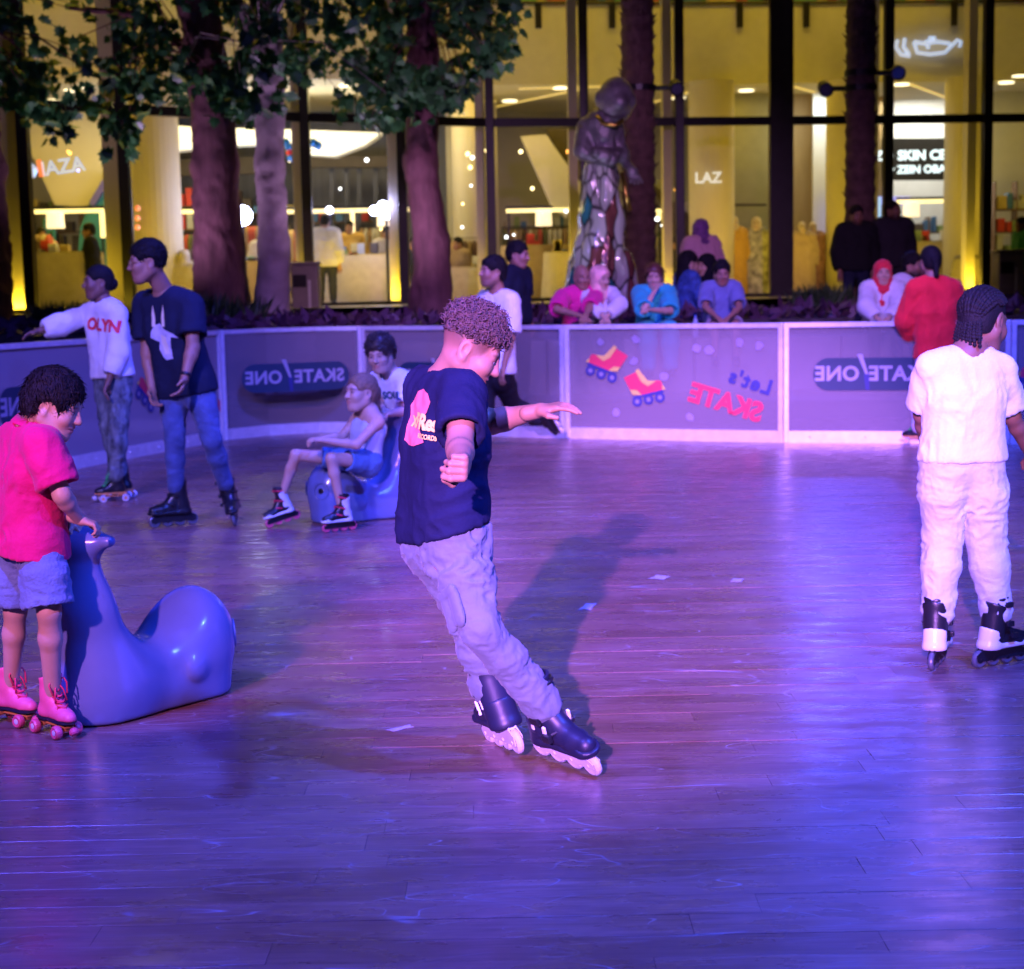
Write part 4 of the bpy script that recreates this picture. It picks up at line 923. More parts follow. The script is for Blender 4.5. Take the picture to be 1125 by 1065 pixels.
# ================================================================== statue
def statue():
    Y = 21.9; b = at(663, 330, Y); b = Vector((b.x, Y, 1.1)); root = empty('statue', b, 'tall bronze and mirror mosaic statue in a flared robe with bowed round head', 'statue')
    u = lambda px, py, dy=0.: V3(at(px, py, Y+dy))
    m = bpy.data.materials.new('statue_mosaic'); m.use_nodes = True; n = m.node_tree.nodes; L = m.node_tree.links; bs = n['Principled BSDF']; tc = n.new('ShaderNodeTexCoord')
    mpv = n.new('ShaderNodeMapping'); mpv.inputs['Scale'].default_value = (1.2, 1.2, .42); mpv.inputs['Rotation'].default_value = (.15, .3, 0); L.new(tc.outputs['Object'], mpv.inputs[0]); vo = n.new('ShaderNodeTexVoronoi'); vo.inputs['Scale'].default_value = 5.5; L.new(mpv.outputs[0], vo.inputs['Vector']); cr = n.new('ShaderNodeValToRGB'); e = cr.color_ramp.elements; e[0].color = (.45, .45, .48, 1); e[1].color = (.62, .60, .60, 1)
    for pos, c in ((.3, (.04, .22, .26, 1)), (.5, (.42, .42, .44, 1)), (.7, (.20, .07, .07, 1)), (.85, (.5, .5, .5, 1))): q = cr.color_ramp.elements.new(pos); q.color = c
    cr.color_ramp.interpolation = 'CONSTANT'; sp = n.new('ShaderNodeSeparateColor'); L.new(vo.outputs['Color'], sp.inputs[0]); L.new(sp.outputs[0], cr.inputs[0])
    v2 = n.new('ShaderNodeTexVoronoi'); v2.feature = 'DISTANCE_TO_EDGE'; v2.inputs['Scale'].default_value = 5.5; L.new(mpv.outputs[0], v2.inputs['Vector']); mr = n.new('ShaderNodeMapRange'); mr.inputs[2].default_value = .09; L.new(v2.outputs[0], mr.inputs[0])
    mx = n.new('ShaderNodeMix'); mx.data_type = 'RGBA'; L.new(mr.outputs[0], mx.inputs[0]); mx.inputs[6].default_value = (.015, .012, .012, 1); L.new(cr.outputs[0], mx.inputs[7]); L.new(mx.outputs[2], bs.inputs['Base Color'])
    bs.inputs['Metallic'].default_value = .25; bs.inputs['Roughness'].default_value = .2; bp = n.new('ShaderNodeBump'); bp.inputs['Strength'].default_value = .35; bp.inputs['Distance'].default_value = .05; L.new(v2.outputs[0], bp.inputs['Height']); L.new(bp.outputs[0], bs.inputs['Normal'])
    brz = mat('statue_bronze', (.16, .15, .18), .36, metal=.45, var=.4, vscale=7, bump=.3)
    F = Field(.025); F.cap(u(660, 190), u(661, 240), .20, .26, .06); F.cap(u(661, 240), u(657, 300), .26, .36, .08); F.cap(u(645, 290), u(634, 338), .20, .24, .08); F.cap(u(680, 290), u(688, 338), .20, .20, .08); F.cut((0, 0, -1), (0, 0, 1.1)); V, Q = F.build(); V = wrinkle(V, Q, .05, 3.2, 3, (1.3, 1.3, .4)); mk('robe', V, Q, m, root, loc=b, smooth=False)
    F = Field(.02); F.cap(u(661, 190), u(662, 140), .19, .25, .06); F.cap(u(645, 140), u(640, 165, -.15), .12, .11, .05); F.cap(u(640, 168, -.15), u(672, 176, -.3), .09, .07, .05); F.cap(u(676, 145), u(684, 172, -.1), .11, .09, .05); F.cap(u(684, 172, -.1), u(655, 168, -.32), .08, .06, .04); V, Q = F.build(); V = wrinkle(V, Q, .02, 5, 4); mk('torso', V, Q, brz, root, loc=b, smooth=True)
    F = Field(.018); hc = u(677, 110, -.12); F.ell(hc, (.235, .24, .30), None, .05); F.ell(hc+V3((.03, -.2, -.06)), (.10, .09, .10), None, .06); F.ell(hc+V3((-.23, 0, .02)), (.05, .08, .10), None, .03); F.ell(hc+V3((.20, -.05, -.02)), (.06, .08, .09), None, .03); F.cap(u(668, 138), hc, .12, .12, .05); V, Q = F.build(); mk('head', V, Q, brz, root, loc=b, smooth=True)
    F = Field(.015); F.cap(u(684, 175, -.05), u(693, 186, -.2), .07, .06, .03); F.ell(u(695, 190, -.22), (.08, .06, .08), None, .03)
    for i in range(4): F.cap(u(692+i*3.2, 193, -.24), u(693+i*4.2, 203-abs(i-1.5)*1.5, -.3), .02, .016, .01)
    V, Q = F.build(); mk('hand', V, Q, brz, root, loc=b, smooth=True)
    mb = MB(); q = u(673, 134, -.22); mb.tube([u(656, 128, -.2), u(664, 136, -.32), u(676, 138, -.36), u(684, 132, -.3)], .028, 8); mk('collar', mb.V, mb.F, mat('statue_gold', (.6, .4, .08), .3, metal=1), root, loc=b, smooth=True)
    mb = MB(); mb.tube([u(683, 190, -.3), u(688, 215, -.32), u(692, 232, -.3)], .03, 8); mk('sash', mb.V, mb.F, mat('statue_gold', (.6, .4, .08), .3, metal=1), root, loc=b, smooth=True)
    mb = MB(); mb.box((-.75, -.55, -.25), (.75, .55, .02), None, .03); mb.build('plinth', stone, root)
statue()
# ================================================================== the mall
FY = [(-400, 20.5), (-100, 22.9), (0, 23.6), (300, 26.2), (560, 28.0), (858, 28.5), (1125, 28.8), (1500, 29.2)]
def fy(px): return float(np.interp(px, [a for a, _ in FY], [b for _, b in FY]))
MF, TZ, TOPZ = 1.30, 4.27, 10.0
mall = empty('mall_building', (0, 28, MF), 'glass fronted shopping mall with yellow lit interior behind the rink', 'building')
def mpart(mb, name, m, parent=None, **kw): return mb.build(name, m, parent or mall, **({'loc': (0, 28, MF)} | kw))
dark = mat('mullion_dark', (.018, .016, .022), .4, metal=.4, var=.2); cream = mat('paint_cream', (.62, .56, .42), .7, var=.06, vscale=1.2); ceilm = mat('ceiling_paint', (.66, .62, .52), .75, var=.05); wallo = mat('wall_plaster', (.50, .46, .36), .8, var=.08, vscale=.9)
mfloor = mat('mall_floor', (.42, .37, .30), .25, var=.12); fglass = glassmat('facade_glass', (.02, .02, .02), .965, .02)
MUL = [-290, -185, -77, 30, 139, 240, 338, 443, 540, 643, 747, 858, 975, 1083, 1190, 1300]
def fp(px, dy=0.): p = at(px, 240, fy(px)+dy); return Vector((p.x, p.y, 0))
for i, px in enumerate(MUL):
    p = fp(px); w_ = .075 if px != 858 else .20; mb = MB(); mb.box((p.x-w_, p.y-.10, MF-.2), (p.x+w_, p.y+.12, TOPZ), None, .01); mpart(mb, 'mullion', dark)
    if px not in (858,):
        pw = .19 if px < 200 else .10; x1 = p.x-w_-.02; mb = MB(); mb.box((x1-pw*1.6, p.y+.30, MF), (x1, p.y+.62, TOPZ), None, .01); mpart(mb, 'pillar', cream)
    if i < len(MUL)-1:
        q = fp(MUL[i+1]); mid = (p+q)/2; d = q-p; a = math.atan2(d.y, d.x); L = d.length
        M = Matrix.Translation((p.x, p.y, 0)) @ Matrix.Rotation(a, 4, 'Z')
        for z0, z1 in ((TZ-.07, TZ+.07), (MF-.2, MF+.05)): mb = MB(); mb.box((w_+.0, -.06, z0), (L-.08, .06, z1), M); mpart(mb, 'transom', dark)
        for z0, z1 in ((MF+.05, TZ-.07), (TZ+.07, TOPZ)): mb = MB(); mb.box((.07, -.012, z0), (L-.07, .012, z1), M); mpart(mb, 'pane', fglass)
# floors, ceilings, fascia of the upper gallery
FAS = [fp(px, 2.6) for px in (-290, -77, 139, 338, 540, 747, 975, 1300)]
CZ, GZ = 5.20, 6.62
mk('mall_floor', [(-22, 20.5, MF), (26, 27.5, MF), (26, 48, MF), (-22, 48, MF)], [(0, 1, 2, 3)], mfloor, kind='structure')
V = []; Fq = []
for p in FAS: V += [(p.x, p.y, CZ), (p.x, p.y, GZ), (p.x, p.y+.25, GZ), (p.x, 46, CZ), (p.x, 46, GZ)]
for i in range(len(FAS)-1):
    a, b_ = 5*i, 5*i+5; Fq += [(a, b_, b_+1, a+1), (a+1, b_+1, b_+2, a+2), (a, a+3, b_+3, b_)]
mk('gallery_fascia', V, Fq, ceilm, mall, loc=(0, 28, MF))
V = []; Fq = []
for p in FAS: V += [(p.x, p.y+.25, GZ-.05), (p.x, 46, GZ-.05)]
for i in range(len(FAS)-1): Fq.append((2*i, 2*i+2, 2*i+3, 2*i+1))
mk('gallery_floor', V, Fq, mfloor, mall, loc=(0, 28, MF))
mb = MB(); mb.box((-24, 22, TOPZ+.002), (28, 48, TOPZ+.3)); mpart(mb, 'roof', ceilm)
rail = mat('gallery_rail', (.05, .045, .05), .4, metal=.6)
for i in range(len(FAS)-1):
    p, q = FAS[i], FAS[i+1]; mb = MB(); mb.tube([(p.x, p.y-.03, GZ+.03), (q.x, q.y-.03, GZ+.03)], .03, 8); mpart(mb, 'gallery_edge', rail)
for px in (30, 139, 338, 443, 595, 675, 813, 885, 1045):
    p = fp(px, 2.55); mb = MB(); mb.box((p.x-.06, p.y-.05, GZ-.42), (p.x+.06, p.y-.005, GZ+.05), None, .01); mpart(mb, 'bracket', rail)
warm = lit('downlight', (1, .85, .5), 3.); warmline = lit('ceiling_line', (1, .66, .12), .7)
dl = [(80, 30), (57, 31.5), (95, 29.5), (505, 31), (560, 33), (616, 31), (745, 33), (820, 32), (990, 31.5), (1105, 31.5), (1120, 30.5), (430, 29.6), (255, 30), (382, 30), (30, 29), (145, 31), (925, 33), (680, 34), (1060, 33)]
for px, Y in dl:
    p = at(px, 120, Y); mb = MB(); mb.lathe([(.15, CZ-.03), (.14, CZ-.012)], 14, Matrix.Translation((p.x, Y, 0))); mpart(mb, 'downlight', warm)
for (a, Ya, b_, Yb) in ((545, 34, 640, 31.2), (760, 35, 860, 35), (872, 31.5, 935, 34.5), (1000, 31.5, 1048, 34.5), (700, 34.5, 760, 32), (480, 33, 545, 33), (570, 31.0, 660, 30.9)):
    p, q = at(a, 120, Ya), at(b_, 120, Yb); d = Vector((q.x-p.x, q.y-p.y, 0)).normalized(); s_ = Vector((-d.y, d.x, 0))*.035; mb = MB(); mb.add([(p.x-s_.x, p.y-s_.y, CZ-.01), (q.x-s_.x, q.y-s_.y, CZ-.01), (q.x+s_.x, q.y+s_.y, CZ-.01), (p.x+s_.x, p.y+s_.y, CZ-.01), (p.x-s_.x, p.y-s_.y, CZ-.03), (q.x-s_.x, q.y-s_.y, CZ-.03), (q.x+s_.x, q.y+s_.y, CZ-.03), (p.x+s_.x, p.y+s_.y, CZ-.03)], [(0, 1, 2, 3), (4, 7, 6, 5), (0, 4, 5, 1), (1, 5, 6, 2), (2, 6, 7, 3), (3, 7, 4, 0)]); mpart(mb, 'light_line', warmline)
# back walls of the shops: (px0, px1, Y, material)
tealw = mat('wall_teal', (.03, .20, .30), .6, var=.15); greyw_ = mat('wall_slate', (.12, .12, .15), .7, var=.2, vscale=2, stretch=(6, 1, .2)); whitew = mat('wall_white', (.74, .74, .72), .6, var=.04); tanw = mat('wall_tan', (.40, .28, .12), .6, var=.12, stretch=(3, 1, .3)); darkw = mat('wall_umber', (.06, .045, .035), .7, var=.2)
def wall(px0, px1, Y, m, z0=MF, z1=CZ): p, q = at(px0, 250, Y), at(px1, 250, Y); mb = MB(); mb.box((p.x, Y, z0), (q.x, Y+.1, z1)); return mpart(mb, 'shop_wall', m)
wall(-200, 112, 34.0, wallo); wall(112, 190, 33.4, wallo); wall(190, 340, 35.2, greyw_); wall(340, 445, 34.4, greyw_); wall(445, 492, 33.8, greyw_); wall(492, 548, 33.0, wallo); wall(548, 660, 35.5, wallo); wall(660, 762, 36.0, wallo); wall(762, 845, 32.6, mat('wall_olive', (.30, .28, .15), .8, var=.08)); wall(845, 893, 33.0, tanw); wall(893, 918, 32.5, whitew); wall(918, 978, 33.6, tanw); wall(978, 1055, 34.5, whitew); wall(1055, 1085, 32.0, wallo); wall(1085, 1400, 33.2, whitew)
# upper gallery shops
for i, (px0, px1, m) in enumerate(((-200, 140, tanw), (140, 420, wallo), (420, 590, darkw), (590, 750, tanw), (750, 845, wallo), (845, 985, cream), (985, 1060, darkw), (1060, 1300, tanw))): wall(px0, px1, 36+.2*(i % 3), m, GZ, TOPZ)
rr = random.Random(5)
for k in range(34):
    px = 560+k*17+rr.uniform(-5, 5); Y = 34.5+rr.random()
    p = at(px, 10, Y); cc = rr.choice(((.5, .1, .05), (.02, .02, .03), (.55, .4, .08), (.1, .3, .1), (.6, .5, .3), (.05, .15, .3))); h = rr.uniform(1.2, 2.1)
    o = MB(); w_ = rr.uniform(.12, .3); o.box((p.x-w_, Y, GZ), (p.x+w_, Y+.3, GZ+h), None, .03); ob = mpart(o, 'display_fixture', mat('disp%d' % (k % 6), cc, .6, var=.3), mall)
# round columns
for px, Y, r_, m in ((172, 27.6, .42, cream), (782, 30.6, .42, cream), (1062, 30.8, .42, cream), (515, 32, .30, cream), (925, 30.8, .30, cream)):
    p = at(px, 240, Y); mb = MB(); mb.lathe([(r_, MF), (r_, CZ-.002)], 28, Matrix.Translation((p.x, Y, 0))); mpart(mb, 'column', cream, smooth=False)
# white sculpted bulkheads on the left, teal artwork, escalator
def slab_poly(name, P, Y, t, m): 
    V = [at(x, y, Y) for x, y in P]; n = len(P); V2 = [Vector((v.x, v.y+t, v.z)) for v in V]; return mk(name, [tuple(v) for v in V+V2], [tuple(range(n)), tuple(range(2*n-1, n-1, -1))]+[(i, i+n, (i+1) % n+n, (i+1) % n) for i in range(n)], m, mall, loc=(0, 28, MF))
slab_poly('bulkhead', [(188, 138), (215, 140), (300, 142), (300, 158), (250, 160), (188, 166)], 30.5, .5, whitew); slab_poly('bulkhead', [(300, 142), (420, 146), (400, 160), (368, 172), (340, 170), (300, 158)], 30.8, .5, whitew)
slab_poly('bulkhead', [(30, 118), (120, 118), (118, 190), (95, 228), (60, 225), (35, 170)], 31.5, .4, cream); slab_poly('art_panel', [(118, 190), (118, 340), (80, 340), (88, 250), (100, 220)], 31.2, .3, tealw); slab_poly('art_panel', [(98, 222), (117, 190), (117, 205), (102, 228)], 31.1, .08, mat('art_violet', (.12, .10, .45), .5))
slab_poly('art_panel', [(48, 240), (60, 240), (60, 275), (48, 275)], 31.1, .1, tealw)
slab_poly('ceiling_wedge', [(572, 150), (600, 148), (640, 205), (622, 240), (605, 225)], 32, .3, ceilm); slab_poly('ceiling_wedge', [(600, 142), (640, 142), (640, 200), (612, 165)], 32.2, .3, darkw)
slab_poly('escalator', [(715, 205), (730, 200), (765, 240), (765, 262), (748, 262)], 31.0, 1.0, darkw); slab_poly('escalator_side', [(715, 200), (728, 196), (768, 236), (762, 240)], 30.9, .15, mat('escalator_glass', (.25, .25, .22), .2))
slab_poly('dark_lintel', [(190, 176), (300, 172), (300, 190), (190, 194)], 33, .2, darkw); slab_poly('dark_lintel', [(340, 172), (445, 172), (445, 184), (340, 184)], 33, .2, darkw)
for px in (362, 378, 392, 410, 425): slab_poly('slat_screen', [(px, 182), (px+5, 182), (px+5, 300), (px, 300)], 33.2, .06, mat('slat_dark', (.05, .05, .07), .5))
slab_poly('wall_sign', [(500, 203), (530, 203), (530, 216), (500, 216)], 32.6, .06, mat('sign_dark', (.02, .03, .03), .5))
slab_poly('hanging_rail', [(790, 224), (842, 224), (842, 226.5), (790, 226.5)], 32.3, .04, darkw)
slab_poly('wall_screen', [(909, 218), (917, 218), (917, 292), (909, 292)], 32.2, .1, lit('blue_led', (.03, .06, 1), .9)); slab_poly('wall_screen', [(958, 217), (968, 217), (968, 252), (958, 252)], 33.2, .1, lit('cyan_led', (.12, .5, 1), .9)); slab_poly('wall_screen', [(955, 216), (1000, 216), (1000, 225), (955, 225)], 33.3, .1, lit('blue_led', (.03, .06, 1), .9))
# shop sign with its lettering
slab_poly('shop_sign_board', [(970, 152), (1060, 152), (1060, 198), (970, 198)], 33.4, .12, mat('sign_board', (.03, .03, .035), .5))
signw = lit('sign_white', (.70, .92, 1), 1.6)
def walltext(name, txt, px, py, Y, hpx, m, bold=0., sp=1., mirror=1, rot=0.):
    p = at(px, py, Y); V, F = text2d(txt, hpx/FPX*Y*1.35, bold, spacing=sp); c, s_ = math.cos(rot), math.sin(rot)
    return mk(name, [(p.x+mirror*(x*c-z*s_), Y, p.z+(x*s_+z*c)) for x, z in V], F, m, mall, loc=(0, 28, MF))
walltext('sign_lettering', 'ZO SKIN CENTRE', 1018, 171, 33.38, 10.6, signw, .010); walltext('sign_lettering', 'by ZEIN OBAGI', 1011, 186.5, 33.38, 8.6, signw, .008)
neonb = lit('neon_blue', (.40, .60, 1), .8); neonr = lit('neon_red', (1, .06, .04), 1.)
# reflection of a neon logo, built as glowing tubes before the fascia
mb = MB()
Yq = fp(1020, 2.5).y-.06
for P in (((986, 44), (984, 52), (990, 60), (1000, 62)), ((994, 42), (993, 52), (999, 60)), ((1004, 46), (1008, 58), (1022, 60), (1038, 58), (1046, 50), (1052, 44), (1056, 46), (1054, 52)), ((1004, 46), (1016, 48), (1030, 46), (1044, 48)), ((1018, 44), (1020, 54)), ((1022, 40), (1022, 46)), ((1026, 40), (1027, 46))):
    mb.tube([at(x, y, Yq) for x, y in P], .035, 6)
mpart(mb, 'neon_reflection', neonb)
walltext('sign_lettering', 'DIMAZA', 52, 186, 26.6, 16, neonb, .008, 1, 1, .12); walltext('sign_lettering', 'I', 24, 196, 26.55, 17, neonr, .02, 1, 1, .12); walltext('sign_lettering', 'I', 44, 186, 26.55, 17, neonr, .02, 1, 1, .12)
walltext('sign_lettering', 'LAZ', 778, 196, 30.0, 12, lit('sign_soft', (.75, .85, .9), .7), .006)
for px, py in ((151, 229), (151, 240), (151, 250)): 
    p = at(px, py, 27.0); mb = MB(); mb.sphere((p.x, p.y, p.z), .05, 8); mpart(mb, 'red_lamp', neonr)
# interior lamps, with added fill strips along the facade
for nm, px, Y, wt_, c in (('hall', 60, 28.6, 480, YEL), ('hall', 250, 30.0, 330, (1, .78, .30)), ('hall', 400, 30.6, 300, (1, .78, .32)), ('hall', 560, 31.6, 420, YEL), ('hall', 730, 31.8, 420, YEL), ('hall', 850, 31.2, 380, YEL), ('hall', 1090, 31.4, 320, YEL)):
    p = at(px, 200, Y); area('mall_ceiling_light', (p.x, Y, CZ-.08), (p.x, Y, 0), c, wt_*(.07 if px > 500 else .38), 3.2, 1.2)
p = at(1010, 200, 33.6); area('shop_light', (p.x, 33.5, CZ-.1), (p.x, 34.2, 1), (1, .97, .85), 95, 1.4, .8); p = at(905, 200, 32.0); area('shop_light', (p.x, 31.9, CZ-.1), (p.x, 32.4, 1), (.85, .95, 1), 28, .6, .5)
p = at(240, 180, 31.0); area('shop_light', (p.x, 29.8, 3.6), (p.x, 31.0, 5.4), (.9, .97, 1), 30, 3.5, .4); p = at(360, 180, 31.0); area('shop_light', (p.x, 30.0, 3.6), (p.x, 31.2, 5.4), (.9, .97, 1), 24, 3.0, .4)
for px in (40, 250, 450, 640, 850, 1050):
    p = fp(px, 0); area('atrium_light', (p.x, p.y+.2, TOPZ-.2), (p.x, p.y+2.2, 3.6), YEL, 74 if px > 300 else 125, 3.4, .4)
    p = at(px, 100, 34.0); area('gallery_light', (p.x, 33.0, TOPZ-.3), (p.x, 34.5, GZ), (1, .74, .20), 26, 3.0, .8)
for a_, b_ in ((-77, 139), (139, 338), (338, 540), (540, 747), (760, 960), (990, 1190)):
    p, q = fp(a_, .16), fp(b_, .16); d = q-p; o = area('pillar_fill', ((p.x+q.x)/2, (p.y+q.y)/2, MF+.06), ((p.x+q.x)/2, (p.y+q.y)/2+.9, MF+6), YEL, 66, d.length*.9, .08); o.rotation_euler.z += 0  # strips added to brighten the pillar fronts, no fixtures built
# light frames over the clothes rails, each a thing
ledw = lit('led_bar', (1, .78, .28), 1.8); shade = lit('lampshade', (1, .76, .42), 1.6)
def light_frame(label, px0, px1, py, Y, drop=None, shd=None):
    p = at(px0, py, Y); q = at(px1, py, Y); root = empty('light_frame', (p.x, Y, MF), label, 'light frame', 'lit frames inside the mall'); L = q.x-p.x; z = p.z-MF; mb = MB(); mb.box((0, -.02, z-.035), (L, .02, z+.035)); mb.build('light_bar', ledw, root)
    mb = MB(); [mb.box((x-.02, .025, 0), (x+.02, .06, z+.05)) for x in (.05, L-.05)]; mb.box((0, .025, z+.045), (L, .065, z+.09)); mb.build('stand', dark, root)
    if drop: mb = MB(); x = at(drop[0], py, Y).x-p.x; h = (drop[1]-py)/FPX*Y; mb.box((x-.04, -.022, z-h), (x+.04, .018, z-.036)); mb.build('light_bar', ledw, root)
    if shd: mb = MB(); x = at(shd, py, Y).x-p.x; mb.lathe([(.16, z-.30), (.15, z-.04)], 16, Matrix.Translation((x, -.1, 0))); mb.build('lampshade', shade, root)
light_frame('lit frame with a square lampshade at the left end of the mall', 34, 114, 233, 29.5, (112, 262), 62); light_frame('short lit bar left of the thick tree', 141, 222, 234, 29.8); light_frame('lit frame with a dropped bar right of the pale tree', 308, 462, 233, 30.0, (387, 260), 424); light_frame('lit frame over the clothes behind the statue', 556, 640, 232, 32.0, None, 597); light_frame('lit frame in the white shop under the large sign', 985, 1050, 222, 33.0, (1046, 245), 1000); light_frame('short lit bar right of the right hand statue hand', 712, 728, 232, 31.5, (724, 242), None)
glowb = lit('glare_white', (.55, .60, 1), 40.)
for i, (px, py, Y, lb) in enumerate(((266, 237, 27.5, 'glaring blue white lamp between the two left trees'), (424, 230, 27.8, 'cluster of glaring white lamps beside the centre tree'), (362, 231, 28.5, 'small white lamp above the table'))):
    p = at(px, py, Y); e = empty('spot_lamp', (p.x, Y, MF), lb, 'lamp'); mb = MB()
    for dx, dz, r_ in (((0, 0, .17),) if i != 1 else ((-.2, -.02, .08), (-.05, .05, .09), (.08, .02, .10), (.18, .08, .08), (.02, -.1, .07))): mb.sphere((dx, 0, p.z-MF+dz), r_ if i != 2 else .06, 10)
    mb.build('bulb', glowb, e, smooth=True); l_ = bpy.data.lights.new('lamp_glow', 'POINT'); l_.energy = (30, 24, 6)[i]; l_.color = (.40, .42, 1); l_.shadow_soft_size = .15; lo_ = bpy.data.objects.new('lamp_glow', l_); COL.objects.link(lo_); lo_.location = (p.x, Y-.35, p.z+.05); mb = MB(); mb.tube([(0, .05, 0), (0, .05, p.z-MF)], .025, 8); mb.lathe([(.16, 0), (.16, .03)], 14); mb.build('stand', dark, e)
ball = mat('balloon_blue', (.03, .25, .8), .25, var=.05)
for i, (px, py, c) in enumerate(((314, 157, 0), (318, 162, 0), (319, 168, 1), (344, 157, 0), (349, 160, 0), (320, 173, 0))):
    p = at(px, py, 28.6); mb = MB(); mb.sphere((0, 0, 0), .08, 10); o = mb.build('balloon', ball if not c else mat('balloon_red', (.8, .04, .05), .25, var=.05), None, smooth=True, label='red balloon under the ceiling right of the pale tree' if c else 'blue balloon under the ceiling right of the pale tree', cat='balloon', group='balloons in the mall'); o.location = p
# furniture of the shops
linen = cloth('linen', (.50, .44, .36)); tan_c = cloth('tan', (.40, .30, .18)); woodm = mat('shop_wood', (.18, .10, .05), .5, var=.2); items = [mat('goods%d' % i, c, .6, var=.2) for i, c in enumerate(((.6, .05, .04), (.65, .5, .15), (.08, .2, .45), (.6, .6, .55), (.1, .08, .07), (.25, .35, .12)))]
def table(label, px, Y, w_, h=.78, m=linen, goods=6, seed=0):
    p = at(px, 300, Y); root = empty('display_table', (p.x, Y, MF), label, 'table', 'draped tables in the mall'); F = Field(.05); r = random.Random(seed); V = []; Fq = []; n = 36
    for z, k in ((h, 1.), (h-.04, 1.02), (h*.5, 1.05), (.01, 1.12)):
        for i in range(n):
            a = 2*PI*i/n; c, s_ = math.cos(a), math.sin(a); q = (abs(c)**4+abs(s_)**4)**-.25; kk = k+(0 if z == h else .03*math.sin(9*a+seed)*(h-z)/h*2); V.append((c*q*w_/2*kk, s_*q*.4*kk, z))
    for j in range(3): Fq += [(j*n+i, j*n+(i+1) % n, (j+1)*n+(i+1) % n, (j+1)*n+i) for i in range(n)]
    Fq.append(tuple(range(n))); mk('tablecloth', V, Fq, m, root, smooth=True)
    for k in range(goods):
        mb = MB(); x = r.uniform(-w_*.42, w_*.42); hh = r.uniform(.06, .22); mb.box((x-.07, -.1, h+.002), (x+.07, .08, h+hh), None, .015); mb.build('goods', r.choice(items), root)
table('draped counter at the left end of the mall', 75, 27.2, 1.1, .95, cloth('counter', (.38, .33, .26)), 4, 1); table('pale draped table behind the man in navy', 205, 28.5, 1.2, .8, linen, 6, 2); table('long draped table with goods left of the centre tree', 400, 28.8, 1.7, .85, linen, 9, 3); table('draped block under the clothes behind the navy polo', 590, 30.5, 1.3, 1.0, tan_c, 3, 4); table('draped low table at the foot of the wall left of the navy polo', 512, 30.0, .8, .62, linen, 2, 6)
def garment(x, z, w_, L, seed):
    V = []; Fq = []; n = 12; r = random.Random(seed); ph = r.random()*6
    for j, (t, k) in enumerate(((0, .35), (.06, .9), (.15, 1.0), (.55, .95), (1, 1.15))):
        for i in range(n): a = 2*PI*i/n; V.append((x+math.cos(a)*.05*k*(1+.25*math.sin(3*a+ph)), math.sin(a)*w_*k, z-L*t))
    for j in range(4): Fq += [(j*n+i, j*n+(i+1) % n, (j+1)*n+(i+1) % n, (j+1)*n+i) for i in range(n)]
    return V, Fq
gcol = [cloth('g%d' % i, c) for i, c in enumerate(((.35, .22, .10), (.55, .42, .24), (.10, .06, .05), (.45, .08, .06), (.50, .46, .38), (.25, .17, .10), (.12, .13, .07)))]
def rack(label, px0, px1, Y, py, n, L=1.0, seed=0, cols=None):
    p, q = at(px0, py, Y), at(px1, py, Y); root = empty('clothes_rail', (p.x, Y, MF), label, 'clothes rail', 'clothes rails in the mall'); W_ = q.x-p.x; z = p.z-MF; mb = MB(); mb.tube([(0, 0, 0), (0, 0, z), (W_, 0, z), (W_, 0, 0)], .018, 8); mb.build('rail_frame', dark, root); r = random.Random(seed)
    for i in range(n): V, Fq = garment(W_*(i+.5)/n, z-.05, .20, L*(.8+.35*r.random()), seed*31+i); mk('garment', V, Fq, (cols or gcol)[r.randrange(len(cols or gcol))], root, smooth=True)
rack('clothes rail beside the glaring lamp between the left trees', 262, 285, 29.6, 246, 6, 1.15, 1, [gcol[3], gcol[0], gcol[4]]); rack('clothes rail of tan garments under the lit frame behind the statue', 552, 640, 32.6, 250, 16, 1.15, 2); rack('clothes rail of dark garments left of the draped block', 495, 528, 31.5, 262, 7, 1.2, 3, [gcol[2], gcol[5], gcol[0]]); rack('clothes rail behind the right hand palm near the statue', 705, 738, 31.8, 258, 7, 1.2, 4); rack('clothes rail of shirts at the left end of the mall', 34, 56, 28.2, 255, 5, 1.0, 5)
# shelf of coloured goods behind the thick tree
e = empty('shelf_unit', (at(207, 230, 32.5).x, 32.5, MF), 'shelf of red and yellow goods left of the thick tree', 'shelf'); rr = random.Random(9); mb = MB(); [mb.box((-.65, -.15, z), (.65, .15, z+.03)) for z in (1.0, 1.45, 1.9)]; mb.box((-.67, -.15, 0), (-.64, .15, 2.4)); mb.box((.64, -.15, 0), (.67, .15, 2.4)); mb.build('shelf_board', woodm, e)
for z in (1.03, 1.48, 1.93):
    for k in range(8): mb = MB(); x = -.58+k*.155; mb.box((x-.06, -.12, z), (x+.06, .1, z+rr.uniform(.2, .36)), None, .01); mb.build('goods', rr.choice(items[:4]), e)
# stocked shelves along the shop walls
rs = random.Random(21)
def shelves(label, px0, px1, Y, top, seed):
    p, q = at(px0, 300, Y), at(px1, 300, Y); W_ = q.x-p.x; root = empty('shelf_unit', (p.x, Y, MF), label, 'shelf', 'stocked shelves in the mall'); r = random.Random(seed); mb = MB(); z = .25
    rowz = []
    while z < top: rowz.append(z); mb.box((0, -.16, z-.025), (W_, .16, z)); z += r.choice((.38, .44, .5))
    for x in (-.02, W_*.5, W_): mb.box((x, -.165, 0), (x+.025, .165, top+.1))
    mb.build('shelf_board', woodm, root)
    for z in rowz:
        x = .05
        while x < W_-.12:
            w_ = r.uniform(.06, .2); h = r.uniform(.1, .33)
            if r.random() < .85: mb = MB(); mb.box((x, -.13, z+.001), (x+w_, .10, z+h), None, .012); mb.build('goods', r.choice(items), root)
            x += w_+r.uniform(.01, .06)
